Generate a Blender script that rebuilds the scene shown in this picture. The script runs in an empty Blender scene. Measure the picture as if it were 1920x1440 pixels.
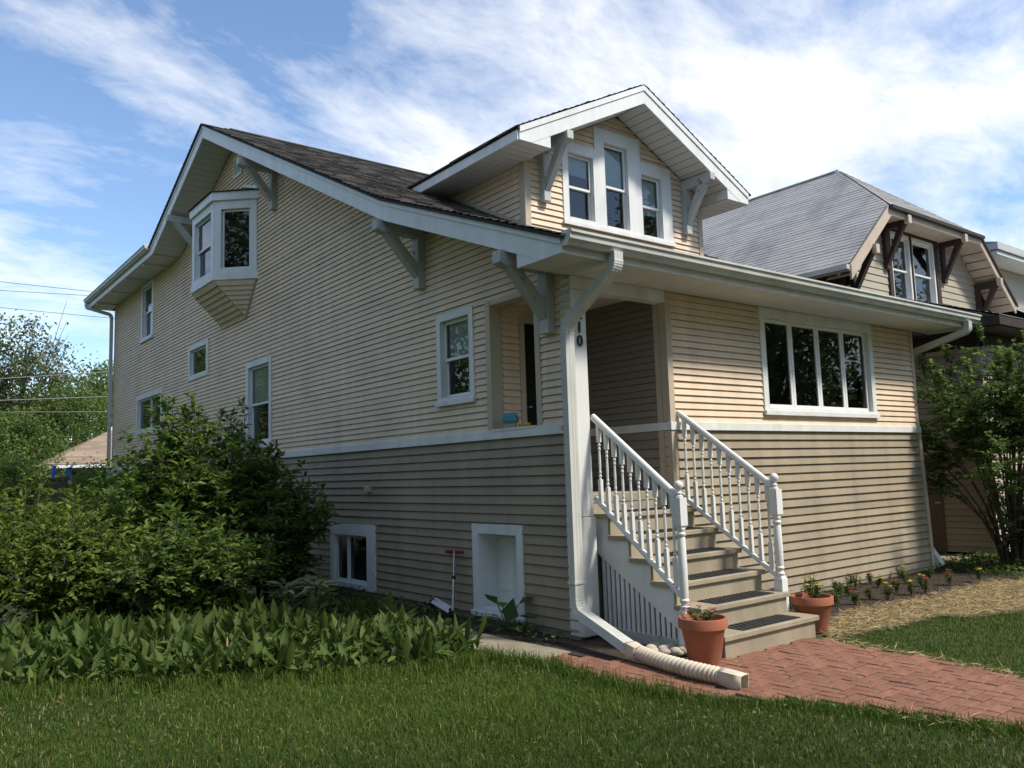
import bpy, bmesh, math, random
import numpy as np
from mathutils import Vector, Matrix
random.seed(7)
rng = np.random.default_rng(7)
R = math.radians
scene = bpy.context.scene
col = scene.collection

# ------------------------------------------------------------------ camera
cam_d = bpy.data.cameras.new('camera')
cam = bpy.data.objects.new('camera', cam_d)
col.objects.link(cam)
cam_d.sensor_fit = 'HORIZONTAL'
cam_d.sensor_width = 36.0
cam_d.lens = 1537.9 / 1920.0 * 36.0
cam_d.clip_start = 0.05
cam_d.clip_end = 2000.0
cam.matrix_world = Matrix(((0.7903, -0.0418, -0.6113, -5.455),
                           (-0.6119, -0.1053, -0.7839, -6.015),
                           (-0.0316, 0.9936, -0.1088, 1.600),
                           (0, 0, 0, 1)))
scene.camera = cam

# ------------------------------------------------------------------ world and sun
SUN_EL, SUN_AZ = R(50), R(28)            # azimuth measured from -Y towards +X
sun_dir = Vector((math.sin(SUN_AZ) * math.cos(SUN_EL), -math.cos(SUN_AZ) * math.cos(SUN_EL), math.sin(SUN_EL)))
world = bpy.data.worlds.new('World')
scene.world = world
world.use_nodes = True
wt = world.node_tree
for n in list(wt.nodes):
    wt.nodes.remove(n)
W = wt.nodes.new
L = wt.links.new
w_out = W('ShaderNodeOutputWorld')
w_bg = W('ShaderNodeBackground')
w_bg.inputs['Strength'].default_value = 0.15
sky = W('ShaderNodeTexSky')
sky.sky_type = 'NISHITA'
sky.sun_disc = False
sky.sun_elevation = SUN_EL
sky.sun_rotation = math.atan2(sun_dir.x, sun_dir.y)
sky.air_density = 1.0
sky.dust_density = 0.6
sky.ozone_density = 2.0
w_tc = W('ShaderNodeTexCoord')
w_sep = W('ShaderNodeSeparateXYZ')
L(w_tc.outputs['Generated'], w_sep.inputs[0])
w_add = W('ShaderNodeMath'); w_add.operation = 'ADD'; w_add.inputs[1].default_value = 0.22
L(w_sep.outputs['Z'], w_add.inputs[0])
w_max = W('ShaderNodeMath'); w_max.operation = 'MAXIMUM'; w_max.inputs[1].default_value = 0.05
L(w_add.outputs[0], w_max.inputs[0])
w_dx = W('ShaderNodeMath'); w_dx.operation = 'DIVIDE'
w_dy = W('ShaderNodeMath'); w_dy.operation = 'DIVIDE'
L(w_sep.outputs['X'], w_dx.inputs[0]); L(w_max.outputs[0], w_dx.inputs[1])
L(w_sep.outputs['Y'], w_dy.inputs[0]); L(w_max.outputs[0], w_dy.inputs[1])
w_cmb = W('ShaderNodeCombineXYZ')
L(w_dx.outputs[0], w_cmb.inputs[0]); L(w_dy.outputs[0], w_cmb.inputs[1])


def sky_noise(scale, rot, stretch, detail, rough, dist, loc=(0, 0, 0)):
    m = W('ShaderNodeMapping')
    m.inputs['Rotation'].default_value = (0, 0, rot)
    m.inputs['Scale'].default_value = (stretch[0], stretch[1], 1)
    m.inputs['Location'].default_value = loc
    L(w_cmb.outputs[0], m.inputs[0])
    t = W('ShaderNodeTexNoise')
    t.inputs['Scale'].default_value = scale
    t.inputs['Detail'].default_value = detail
    t.inputs['Roughness'].default_value = rough
    t.inputs['Distortion'].default_value = dist
    L(m.outputs[0], t.inputs['Vector'])
    return t.outputs['Fac']


def w_math(op, a, b):
    m = W('ShaderNodeMath'); m.operation = op
    for i, v in enumerate((a, b)):
        if isinstance(v, (int, float)):
            m.inputs[i].default_value = v
        else:
            L(v, m.inputs[i])
    return m.outputs[0]


n_big = sky_noise(0.55, R(35), (1.0, 1.3), 3.0, 0.5, 0.4, (64.0, 1.0, 0))
n_mid = sky_noise(1.9, R(-40), (0.85, 1.35), 10.0, 0.62, 0.35, (0.4, 2.0, 0))
n_fine = sky_noise(6.0, R(-30), (0.8, 1.5), 8.0, 0.65, 0.4)
n_sum = w_math('ADD', w_math('ADD', w_math('MULTIPLY', n_big, 0.55), w_math('MULTIPLY', n_mid, 0.55)), w_math('MULTIPLY', n_fine, 0.22))
ramp = W('ShaderNodeValToRGB')
ramp.color_ramp.elements[0].position = 0.622
ramp.color_ramp.elements[0].color = (0, 0, 0, 1)
ramp.color_ramp.elements[1].position = 0.86
ramp.color_ramp.elements[1].color = (1, 1, 1, 1)
L(n_sum, ramp.inputs[0])
w_mix = W('ShaderNodeMix'); w_mix.data_type = 'RGBA'
w_sc = W('ShaderNodeMix'); w_sc.data_type = 'RGBA'; w_sc.blend_type = 'MULTIPLY'; w_sc.inputs[0].default_value = 1.0
L(sky.outputs[0], w_sc.inputs[6])
w_sc.inputs[7].default_value = (0.88, 0.93, 0.97, 1)
L(ramp.outputs[0], w_mix.inputs[0])
L(w_sc.outputs[2], w_mix.inputs[6])
w_mix.inputs[7].default_value = (6.1, 6.0, 5.85, 1)
L(w_mix.outputs[2], w_bg.inputs['Color'])
L(w_bg.outputs[0], w_out.inputs['Surface'])

sun_l = bpy.data.lights.new('sun', 'SUN')
sun_l.energy = 3.4
sun_l.angle = R(8)
sun_l.color = (1.0, 0.92, 0.79)
sun_o = bpy.data.objects.new('sun', sun_l)
col.objects.link(sun_o)
sun_o.rotation_euler = sun_dir.to_track_quat('Z', 'Y').to_euler()
sun_o.location = (5, -20, 25)

vs = scene.view_settings
vs.view_transform = 'Standard'
vs.look = 'None'
vs.exposure = 0.58
vs.gamma = 1.0
vs.use_curve_mapping = False
scene.cycles.max_bounces = 6
scene.cycles.transparent_max_bounces = 12

# ------------------------------------------------------------------ materials
MATS = {}


def new_mat(name):
    m = bpy.data.materials.new(name)
    m.use_nodes = True
    nt = m.node_tree
    b = nt.nodes['Principled BSDF']
    return m, nt, b


def mat(name, c1, c2=None, rough=0.6, scale=6.0, detail=5.0, stretch=(1, 1, 1), bump=0.0, bscale=None, spec=0.3,
        objvar=0.0, dirt=None, dirt_scale=2.0, dirt_lo=0.55, dirt_hi=0.75, metallic=0.0, coords='Object', streak=0.0):
    m, nt, b = new_mat(name)
    N, K = nt.nodes.new, nt.links.new
    tc = N('ShaderNodeTexCoord')
    mp = N('ShaderNodeMapping')
    mp.inputs['Scale'].default_value = stretch
    K(tc.outputs[coords], mp.inputs[0])
    no = N('ShaderNodeTexNoise')
    no.inputs['Scale'].default_value = scale
    no.inputs['Detail'].default_value = detail
    K(mp.outputs[0], no.inputs['Vector'])
    mx = N('ShaderNodeMix'); mx.data_type = 'RGBA'
    mx.inputs[6].default_value = (*c1, 1)
    mx.inputs[7].default_value = (*(c2 or c1), 1)
    rp = N('ShaderNodeMapRange')
    rp.inputs['From Min'].default_value = 0.3
    rp.inputs['From Max'].default_value = 0.7
    K(no.outputs['Fac'], rp.inputs['Value'])
    K(rp.outputs['Result'], mx.inputs[0])
    out = mx.outputs[2]
    if objvar > 0:
        oi = N('ShaderNodeObjectInfo')
        hs = N('ShaderNodeHueSaturation')
        mr = N('ShaderNodeMapRange')
        mr.inputs['To Min'].default_value = 1 - objvar
        mr.inputs['To Max'].default_value = 1 + objvar
        K(oi.outputs['Random'], mr.inputs['Value'])
        K(mr.outputs['Result'], hs.inputs['Value'])
        K(out, hs.inputs['Color'])
        out = hs.outputs[0]
    if dirt:
        dn = N('ShaderNodeTexNoise')
        dn.inputs['Scale'].default_value = dirt_scale
        dn.inputs['Detail'].default_value = 8
        K(mp.outputs[0], dn.inputs['Vector'])
        dr = N('ShaderNodeMapRange')
        dr.inputs['From Min'].default_value = dirt_lo
        dr.inputs['From Max'].default_value = dirt_hi
        K(dn.outputs['Fac'], dr.inputs['Value'])
        dm = N('ShaderNodeMix'); dm.data_type = 'RGBA'
        dm.inputs[7].default_value = (*dirt, 1)
        K(out, dm.inputs[6])
        K(dr.outputs['Result'], dm.inputs[0])
        out = dm.outputs[2]
    if streak > 0:
        m2 = N('ShaderNodeMapping'); m2.inputs['Scale'].default_value = (4.5, 4.5, 0.35)
        K(tc.outputs[coords], m2.inputs[0])
        sn = N('ShaderNodeTexNoise'); sn.inputs['Scale'].default_value = 1.0; sn.inputs['Detail'].default_value = 7; sn.inputs['Roughness'].default_value = 0.62
        K(m2.outputs[0], sn.inputs['Vector'])
        smr = N('ShaderNodeMapRange'); smr.inputs['From Min'].default_value = 0.35; smr.inputs['From Max'].default_value = 0.7
        smr.inputs['To Min'].default_value = 1 + streak * 0.4; smr.inputs['To Max'].default_value = 1 - streak
        K(sn.outputs['Fac'], smr.inputs['Value'])
        shs = N('ShaderNodeHueSaturation')
        K(smr.outputs['Result'], shs.inputs['Value']); K(out, shs.inputs['Color'])
        out = shs.outputs[0]
    K(out, b.inputs['Base Color'])
    b.inputs['Roughness'].default_value = rough
    b.inputs['Specular IOR Level'].default_value = spec
    b.inputs['Metallic'].default_value = metallic
    if bump > 0:
        bn = N('ShaderNodeTexNoise')
        bn.inputs['Scale'].default_value = bscale or scale * 4
        bn.inputs['Detail'].default_value = 6
        K(mp.outputs[0], bn.inputs['Vector'])
        bp = N('ShaderNodeBump')
        bp.inputs['Strength'].default_value = bump
        bp.inputs['Distance'].default_value = 0.01
        K(bn.outputs['Fac'], bp.inputs['Height'])
        K(bp.outputs[0], b.inputs['Normal'])
    MATS[name] = m
    return m


def leaf_mat(name, c1, c2, trans=0.35, rough=0.58, spec=0.18):
    m, nt, b = new_mat(name)
    N, K = nt.nodes.new, nt.links.new
    at = N('ShaderNodeAttribute'); at.attribute_name = 'rnd'
    mx = N('ShaderNodeMix'); mx.data_type = 'RGBA'
    mx.inputs[6].default_value = (*c1, 1)
    mx.inputs[7].default_value = (*c2, 1)
    K(at.outputs['Fac'], mx.inputs[0])
    K(mx.outputs[2], b.inputs['Base Color'])
    b.inputs['Roughness'].default_value = rough
    b.inputs['Specular IOR Level'].default_value = spec
    tr = N('ShaderNodeBsdfTranslucent')
    hs = N('ShaderNodeHueSaturation')
    hs.inputs['Value'].default_value = 1.3
    hs.inputs['Saturation'].default_value = 1.1
    K(mx.outputs[2], hs.inputs['Color'])
    K(hs.outputs[0], tr.inputs['Color'])
    ms = N('ShaderNodeMixShader')
    ms.inputs[0].default_value = trans
    out = nt.nodes['Material Output']
    K(b.outputs[0], ms.inputs[1]); K(tr.outputs[0], ms.inputs[2])
    K(ms.outputs[0], out.inputs['Surface'])
    MATS[name] = m
    return m


def attr_mat(name, c1, c2, c3=None, rough=0.85, noise=0.0, nscale=60, bump=0.0, stain=None):
    m, nt, b = new_mat(name)
    N, K = nt.nodes.new, nt.links.new
    at = N('ShaderNodeAttribute'); at.attribute_name = 'rnd'
    cr = N('ShaderNodeValToRGB')
    cr.color_ramp.elements[0].color = (*c1, 1)
    cr.color_ramp.elements[1].color = (*c2, 1)
    if c3:
        e = cr.color_ramp.elements.new(0.5); e.color = (*c3, 1)
    K(at.outputs['Fac'], cr.inputs[0])
    out = cr.outputs[0]
    tc = N('ShaderNodeTexCoord')
    if noise > 0:
        no = N('ShaderNodeTexNoise'); no.inputs['Scale'].default_value = nscale; no.inputs['Detail'].default_value = 4
        K(tc.outputs['Object'], no.inputs['Vector'])
        mr = N('ShaderNodeMapRange'); mr.inputs['From Min'].default_value = 0.25; mr.inputs['From Max'].default_value = 0.75
        mr.inputs['To Min'].default_value = 1 - noise; mr.inputs['To Max'].default_value = 1 + noise
        K(no.outputs['Fac'], mr.inputs['Value'])
        hs = N('ShaderNodeHueSaturation')
        K(mr.outputs['Result'], hs.inputs['Value']); K(out, hs.inputs['Color'])
        out = hs.outputs[0]
        if bump > 0:
            bp = N('ShaderNodeBump'); bp.inputs['Strength'].default_value = bump; bp.inputs['Distance'].default_value = 0.005
            K(no.outputs['Fac'], bp.inputs['Height']); K(bp.outputs[0], b.inputs['Normal'])
    if stain:
        n2 = N('ShaderNodeTexNoise'); n2.inputs['Scale'].default_value = 0.9; n2.inputs['Detail'].default_value = 7
        mp = N('ShaderNodeMapping'); mp.inputs['Scale'].default_value = (1, 1.6, 0.8)
        K(tc.outputs['Object'], mp.inputs[0]); K(mp.outputs[0], n2.inputs['Vector'])
        mr2 = N('ShaderNodeMapRange'); mr2.inputs['From Min'].default_value = 0.5; mr2.inputs['From Max'].default_value = 0.72
        K(n2.outputs['Fac'], mr2.inputs['Value'])
        mx = N('ShaderNodeMix'); mx.data_type = 'RGBA'; mx.inputs[7].default_value = (*stain, 1)
        K(mr2.outputs['Result'], mx.inputs[0]); K(out, mx.inputs[6]); out = mx.outputs[2]
    K(out, b.inputs['Base Color'])
    b.inputs['Roughness'].default_value = rough
    b.inputs['Specular IOR Level'].default_value = 0.2
    MATS[name] = m
    return m


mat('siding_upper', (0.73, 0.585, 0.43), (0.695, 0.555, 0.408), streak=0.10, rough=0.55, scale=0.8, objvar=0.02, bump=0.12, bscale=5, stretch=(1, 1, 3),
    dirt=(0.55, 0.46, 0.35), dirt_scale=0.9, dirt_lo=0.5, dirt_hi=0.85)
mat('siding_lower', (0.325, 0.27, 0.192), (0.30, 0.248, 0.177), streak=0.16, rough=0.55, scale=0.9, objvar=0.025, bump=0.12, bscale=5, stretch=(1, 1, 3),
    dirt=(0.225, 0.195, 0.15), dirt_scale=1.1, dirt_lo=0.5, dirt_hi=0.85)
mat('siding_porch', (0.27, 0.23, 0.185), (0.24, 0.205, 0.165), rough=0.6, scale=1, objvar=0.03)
mat('siding_trim', (0.50, 0.43, 0.325), (0.47, 0.40, 0.30), rough=0.5, scale=2)
mat('white_paint', (0.74, 0.75, 0.74), (0.68, 0.70, 0.69), streak=0.12, rough=0.45, scale=1.5, bump=0.05, bscale=30, dirt=(0.55, 0.55, 0.52), dirt_scale=2.5, dirt_lo=0.58, dirt_hi=0.9)
mat('white_soffit', (0.66, 0.67, 0.65), (0.60, 0.615, 0.60), rough=0.5, scale=1.2)
mat('aged_paint', (0.47, 0.49, 0.475), (0.40, 0.42, 0.41), rough=0.6, scale=5, bump=0.25, bscale=40, dirt=(0.20, 0.17, 0.14), dirt_scale=7, dirt_lo=0.66, dirt_hi=0.70)
mat('gutter_metal', (0.58, 0.59, 0.56), (0.52, 0.53, 0.50), streak=0.15, rough=0.38, scale=1.5, spec=0.5, dirt=(0.42, 0.42, 0.38), dirt_scale=2, dirt_lo=0.55, dirt_hi=0.85)
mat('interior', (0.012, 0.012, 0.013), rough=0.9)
mat('window_vinyl', (0.78, 0.79, 0.78), (0.74, 0.75, 0.74), rough=0.35, scale=3)
mat('blind', (0.72, 0.74, 0.70), (0.62, 0.64, 0.60), rough=0.8, scale=3, stretch=(1, 1, 12))
mat('curtain', (0.20, 0.19, 0.18), (0.12, 0.115, 0.11), rough=0.9, scale=9, stretch=(1, 1, 0.2))
mat('roof_edge', (0.05, 0.048, 0.048), (0.035, 0.034, 0.034), rough=0.9, scale=20)
attr_mat('shingle', (0.035, 0.034, 0.036), (0.21, 0.19, 0.172), (0.098, 0.092, 0.09), noise=0.35, nscale=70, bump=0.5)
attr_mat('shingle_grey', (0.31, 0.308, 0.305), (0.39, 0.387, 0.38), noise=0.22, nscale=35, bump=0.4, stain=(0.24, 0.24, 0.25))
attr_mat('shingle_tan', (0.22, 0.165, 0.12), (0.32, 0.25, 0.185), noise=0.2, nscale=25, bump=0.3)
mat('concrete_paint', (0.37, 0.315, 0.23), (0.29, 0.25, 0.185), streak=0.15, rough=0.75, scale=4, bump=0.2, bscale=50, dirt=(0.22, 0.20, 0.17), dirt_scale=3.0, dirt_lo=0.55, dirt_hi=0.78)
mat('concrete', (0.30, 0.265, 0.195), (0.23, 0.20, 0.15), rough=0.9, scale=5, bump=0.35, bscale=45, dirt=(0.17, 0.155, 0.12), dirt_scale=2.2, dirt_lo=0.5, dirt_hi=0.72)
mat('rubber', (0.022, 0.023, 0.025), (0.035, 0.035, 0.036), rough=0.75, scale=12, bump=0.4, bscale=60)
mat('terracotta', (0.36, 0.135, 0.075), (0.29, 0.105, 0.06), rough=0.75, scale=5, bump=0.12, bscale=60, dirt=(0.40, 0.27, 0.20), dirt_scale=4, dirt_lo=0.6, dirt_hi=0.85)
mat('brick', (0.255, 0.118, 0.074), (0.18, 0.082, 0.055), rough=0.85, scale=14, objvar=0.17, bump=0.4, bscale=55, dirt=(0.20, 0.12, 0.09), dirt_scale=6, dirt_lo=0.5, dirt_hi=0.75)
mat('soil', (0.060, 0.046, 0.034), (0.028, 0.021, 0.016), rough=0.95, scale=14, bump=0.9, bscale=35)
mat('ground', (0.035, 0.058, 0.014), (0.055, 0.055, 0.024), rough=0.95, scale=3, bump=0.6, bscale=30)
mat('sand_joint', (0.09, 0.08, 0.055), (0.045, 0.042, 0.026), rough=0.95, scale=8, bump=0.5)
mat('bark', (0.095, 0.075, 0.060), (0.050, 0.040, 0.033), rough=0.9, scale=12, stretch=(1, 1, 0.25), bump=0.6)
mat('bark_grey', (0.20, 0.175, 0.155), (0.11, 0.095, 0.085), rough=0.9, scale=12, stretch=(1, 1, 0.25), bump=0.5)
mat('stem_green', (0.09, 0.10, 0.035), (0.07, 0.06, 0.03), rough=0.8)
mat('dark_wood', (0.055, 0.036, 0.028), (0.034, 0.022, 0.018), rough=0.6, scale=9, stretch=(1, 1, 0.3))
mat('tan_paint', (0.52, 0.43, 0.34), (0.46, 0.385, 0.305), rough=0.5, scale=3, dirt=(0.36, 0.30, 0.24), dirt_scale=3)
mat('brown_door', (0.155, 0.125, 0.095), (0.13, 0.105, 0.08), rough=0.5, scale=5)
mat('neighbor_siding', (0.40, 0.355, 0.28), (0.36, 0.32, 0.255), rough=0.55, scale=1, objvar=0.03, bump=0.12, bscale=80, stretch=(1, 1, 6))
mat('plastic_pipe', (0.62, 0.55, 0.44), (0.54, 0.47, 0.37), rough=0.55, scale=5, bump=0.1, dirt=(0.36, 0.29, 0.21), dirt_scale=4, dirt_lo=0.55, dirt_hi=0.8)
mat('stone', (0.46, 0.40, 0.33), (0.33, 0.29, 0.25), rough=0.8, scale=9, objvar=0.15, bump=0.3)
mat('metal_grey', (0.42, 0.43, 0.44), (0.34, 0.35, 0.36), rough=0.32, scale=10, metallic=0.85)
mat('red_foam', (0.23, 0.022, 0.025), (0.17, 0.018, 0.02), rough=0.8, scale=30, bump=0.3)
mat('black_plastic', (0.018, 0.018, 0.02), rough=0.5)
mat('number_metal', (0.05, 0.055, 0.06), rough=0.45, metallic=0.3)
mat('birdhouse_wood', (0.42, 0.38, 0.32), (0.32, 0.28, 0.23), rough=0.8, scale=14)
mat('teal_paint', (0.07, 0.27, 0.30), (0.06, 0.21, 0.24), rough=0.6, scale=9)
mat('roof_tan', (0.29, 0.225, 0.165), (0.24, 0.185, 0.135), rough=0.9, scale=8, bump=0.4)
mat('blue_cloth', (0.02, 0.10, 0.50), (0.03, 0.16, 0.62), rough=0.7, scale=12)
mat('pale_cloth', (0.62, 0.66, 0.72), rough=0.7)
mat('fence_wood', (0.13, 0.10, 0.072), (0.085, 0.065, 0.048), rough=0.9, scale=8, objvar=0.12, stretch=(6, 6, 0.5), bump=0.4)
mat('rust', (0.16, 0.07, 0.04), (0.10, 0.05, 0.035), rough=0.9, scale=12)
mat('cable', (0.03, 0.03, 0.032), rough=0.6)
mat('cable_pale', (0.22, 0.22, 0.22), rough=0.6)
leaf_mat('leaf_shrub', (0.050, 0.100, 0.022), (0.175, 0.26, 0.062), trans=0.42)
leaf_mat('leaf_shrub_yellow', (0.070, 0.120, 0.022), (0.195, 0.255, 0.055), trans=0.42)
leaf_mat('leaf_bed', (0.042, 0.078, 0.020), (0.125, 0.175, 0.042), trans=0.3)
leaf_mat('leaf_tree', (0.055, 0.10, 0.025), (0.17, 0.24, 0.07), trans=0.4)
leaf_mat('leaf_tree_olive', (0.075, 0.10, 0.045), (0.17, 0.20, 0.10), trans=0.30)
leaf_mat('leaf_right', (0.055, 0.105, 0.030), (0.17, 0.245, 0.075), trans=0.42)
leaf_mat('leaf_hosta', (0.12, 0.20, 0.05), (0.62, 0.66, 0.38), trans=0.25)
leaf_mat('leaf_broad', (0.035, 0.085, 0.022), (0.09, 0.16, 0.04), trans=0.3)
leaf_mat('grass', (0.042, 0.088, 0.015), (0.14, 0.205, 0.042), trans=0.3, rough=0.6, spec=0.12)
leaf_mat('straw', (0.30, 0.22, 0.10), (0.66, 0.53, 0.30), trans=0.15, rough=0.8, spec=0.1)
leaf_mat('petal_red', (0.55, 0.02, 0.06), (0.70, 0.05, 0.14), trans=0.2)
leaf_mat('petal_yellow', (0.75, 0.52, 0.04), (0.85, 0.68, 0.12), trans=0.2)
leaf_mat('petal_pink', (0.62, 0.12, 0.26), (0.80, 0.32, 0.42), trans=0.2)


def glass_mat():
    m, nt, b = new_mat('glass')
    N, K = nt.nodes.new, nt.links.new
    nt.nodes.remove(b)
    gl = N('ShaderNodeBsdfGlossy'); gl.inputs['Roughness'].default_value = 0.015
    gl.inputs['Color'].default_value = (0.95, 0.97, 1, 1)
    tc = N('ShaderNodeTexCoord'); no = N('ShaderNodeTexNoise'); no.inputs['Scale'].default_value = 1.7
    K(tc.outputs['Object'], no.inputs['Vector'])
    bp = N('ShaderNodeBump'); bp.inputs['Strength'].default_value = 0.02; bp.inputs['Distance'].default_value = 0.05
    K(no.outputs['Fac'], bp.inputs['Height']); K(bp.outputs[0], gl.inputs['Normal'])
    tr = N('ShaderNodeBsdfTransparent'); tr.inputs['Color'].default_value = (0.72, 0.78, 0.76, 1)
    lw = N('ShaderNodeFresnel'); lw.inputs['IOR'].default_value = 1.62
    ms = N('ShaderNodeMixShader')
    K(lw.outputs[0], ms.inputs[0]); K(tr.outputs[0], ms.inputs[1]); K(gl.outputs[0], ms.inputs[2])
    K(ms.outputs[0], nt.nodes['Material Output'].inputs['Surface'])
    MATS['glass'] = m


glass_mat()


# ------------------------------------------------------------------ mesh helpers
class Fr:
    """a local frame: u along a wall, n outward, z up"""
    def __init__(s, o=(0, 0, 0), u=(1, 0, 0), n=(0, 1, 0), z=(0, 0, 1)):
        s.o, s.u, s.n, s.z = Vector(o), Vector(u), Vector(n), Vector(z)
        s.flip = s.u.cross(s.n).dot(s.z) < 0

    def __call__(s, a, b, c):
        return s.o + s.u * a + s.n * b + s.z * c


ID = Fr()


class MB:
    def __init__(s, fr=ID):
        s.v, s.f, s.fr, s.a = [], [], fr, []

    def quad(s, *pts):
        i = len(s.v)
        s.v += [s.fr(*p) for p in pts]
        s.f.append(tuple(range(i, i + len(pts))))
        return s

    def box(s, x0, x1, y0, y1, z0, z1):
        i = len(s.v)
        s.v += [s.fr(x, y, z) for z in (z0, z1) for y in (y0, y1) for x in (x0, x1)]
        fs = [(0, 2, 3, 1), (4, 5, 7, 6), (0, 1, 5, 4), (2, 6, 7, 3), (0, 4, 6, 2), (1, 3, 7, 5)]
        for f in fs:
            f = tuple(i + k for k in f)
            s.f.append(f[::-1] if s.fr.flip else f)
        return s

    def prism(s, poly, a0, a1, axis):
        """extrude a polygon: axis 'u': poly is (n,z); 'n': poly is (u,z); 'z': poly is (u,n)"""
        i = len(s.v); k = len(poly)
        for a in (a0, a1):
            for p, q in poly:
                s.v.append(s.fr(a, p, q) if axis == 'u' else s.fr(p, a, q) if axis == 'n' else s.fr(p, q, a))
        s.f.append(tuple(range(i, i + k)))
        s.f.append(tuple(range(i + 2 * k - 1, i + k - 1, -1)))
        for j in range(k):
            j2 = (j + 1) % k
            s.f.append((i + j, i + k + j, i + k + j2, i + j2))
        return s

    def beam(s, p0, p1, w, h, up=(0, 0, 1)):
        """rectangular bar between two points (frame coordinates)"""
        a, b = Vector(s.fr(*p0)), Vector(s.fr(*p1))
        t = (b - a).normalized()
        sd = t.cross(Vector(up)).normalized()
        u2 = sd.cross(t)
        i = len(s.v)
        for p in (a, b):
            for ds, du in ((-1, -1), (1, -1), (1, 1), (-1, 1)):
                s.v.append(p + sd * ds * w / 2 + u2 * du * h / 2)
        for f in ((0, 1, 2, 3), (7, 6, 5, 4), (0, 4, 5, 1), (1, 5, 6, 2), (2, 6, 7, 3), (3, 7, 4, 0)):
            s.f.append(tuple(i + k for k in f))
        return s

    def sweep(s, prof, path, up=(0, 0, 1), scales=None, caps=True):
        path = [Vector(s.fr(*p)) for p in path]
        n = len(path); k = len(prof); i = len(s.v)
        for j, p in enumerate(path):
            t = (path[min(j + 1, n - 1)] - path[max(j - 1, 0)]).normalized()
            sd = t.cross(Vector(up))
            if sd.length < 1e-4:
                sd = Vector((1, 0, 0))
            sd.normalize()
            u2 = sd.cross(t)
            sc = scales[j] if scales else 1.0
            for a, b in prof:
                s.v.append(p + sd * a * sc + u2 * b * sc)
        for j in range(n - 1):
            for q in range(k):
                q2 = (q + 1) % k
                s.f.append((i + j * k + q, i + j * k + q2, i + (j + 1) * k + q2, i + (j + 1) * k + q))
        if caps:
            s.f.append(tuple(range(i + k - 1, i - 1, -1)))
            s.f.append(tuple(range(i + (n - 1) * k, i + n * k)))
        return s

    def lathe(s, prof, c=(0, 0, 0), seg=12, sq=()):
        """prof: (radius, z); profile spans in sq are square"""
        i = len(s.v); k = seg
        for j, (r, z) in enumerate(prof):
            for q in range(seg):
                a = 2 * math.pi * (q + 0.5) / seg
                x, y = math.cos(a) * r, math.sin(a) * r
                s.v.append(s.fr(c[0] + x, c[1] + y, c[2] + z))
        for j in range(len(prof) - 1):
            for q in range(k):
                q2 = (q + 1) % k
                s.f.append((i + j * k + q, i + j * k + q2, i + (j + 1) * k + q2, i + (j + 1) * k + q))
        s.f.append(tuple(range(i + k - 1, i - 1, -1)))
        s.f.append(tuple(range(i + (len(prof) - 1) * k, i + len(prof) * k)))
        return s

    def mesh(s, name):
        me = bpy.data.meshes.new(name)
        me.from_pydata([tuple(v) for v in s.v], [], s.f)
        me.update()
        return me

    def build(s, name, m, parent=None, smooth=False, bevel=0.0, fix=False, **kw):
        me = s.mesh(name)
        if fix:
            bm = bmesh.new(); bm.from_mesh(me)
            bmesh.ops.remove_doubles(bm, verts=bm.verts, dist=1e-5)
            bmesh.ops.recalc_face_normals(bm, faces=bm.faces); bm.to_mesh(me); bm.free()
        return link(name, me, m, parent, smooth, bevel, **kw)


def link(name, me, m, parent=None, smooth=False, bevel=0.0, **kw):
    o = bpy.data.objects.new(name, me)
    col.objects.link(o)
    if m is not None and not me.materials:
        me.materials.append(MATS[m] if isinstance(m, str) else m)
    if smooth:
        me.polygons.foreach_set('use_smooth', [True] * len(me.polygons))
        if smooth == 'auto':
            try:
                me.set_sharp_from_angle(angle=R(40))
            except Exception:
                pass
    if bevel > 0:
        md = o.modifiers.new('bevel', 'BEVEL'); md.width = bevel; md.segments = 2; md.limit_method = 'ANGLE'
    if parent is not None:
        o.parent = parent
    tag(o, **kw)
    return o


def tag(o, label=None, cat=None, group=None, kind=None):
    if label: o['label'] = label
    if cat: o['category'] = cat
    if group: o['group'] = group
    if kind: o['kind'] = kind
    return o


def thing(name, label, cat, loc=(0, 0, 0), group=None):
    o = bpy.data.objects.new(name, None)
    o.empty_display_size = 0.2
    col.objects.link(o)
    o.location = loc
    bpy.context.view_layer.update() if False else None
    return tag(o, label, cat, group)


def np_mesh(name, verts, faces, rnd=None):
    """verts (N,3), faces list of arrays (M,k)"""
    me = bpy.data.meshes.new(name)
    nv = len(verts)
    me.vertices.add(nv)
    me.vertices.foreach_set('co', np.ascontiguousarray(verts, np.float32).ravel())
    loops = np.concatenate([f.ravel() for f in faces])
    sizes = np.concatenate([np.full(len(f), f.shape[1]) for f in faces])
    starts = np.concatenate([[0], np.cumsum(sizes)[:-1]])
    me.loops.add(len(loops))
    me.loops.foreach_set('vertex_index', loops.astype(np.int32))
    me.polygons.add(len(sizes))
    me.polygons.foreach_set('loop_start', starts.astype(np.int32))
    me.polygons.foreach_set('loop_total', sizes.astype(np.int32))
    me.update(calc_edges=True)
    if rnd is not None:
        a = me.attributes.new('rnd', 'FLOAT', 'POINT')
        a.data.foreach_set('value', np.ascontiguousarray(rnd, np.float32))
    return me


def norm(a):
    return a / np.maximum(np.linalg.norm(a, axis=-1, keepdims=True), 1e-9)


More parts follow.
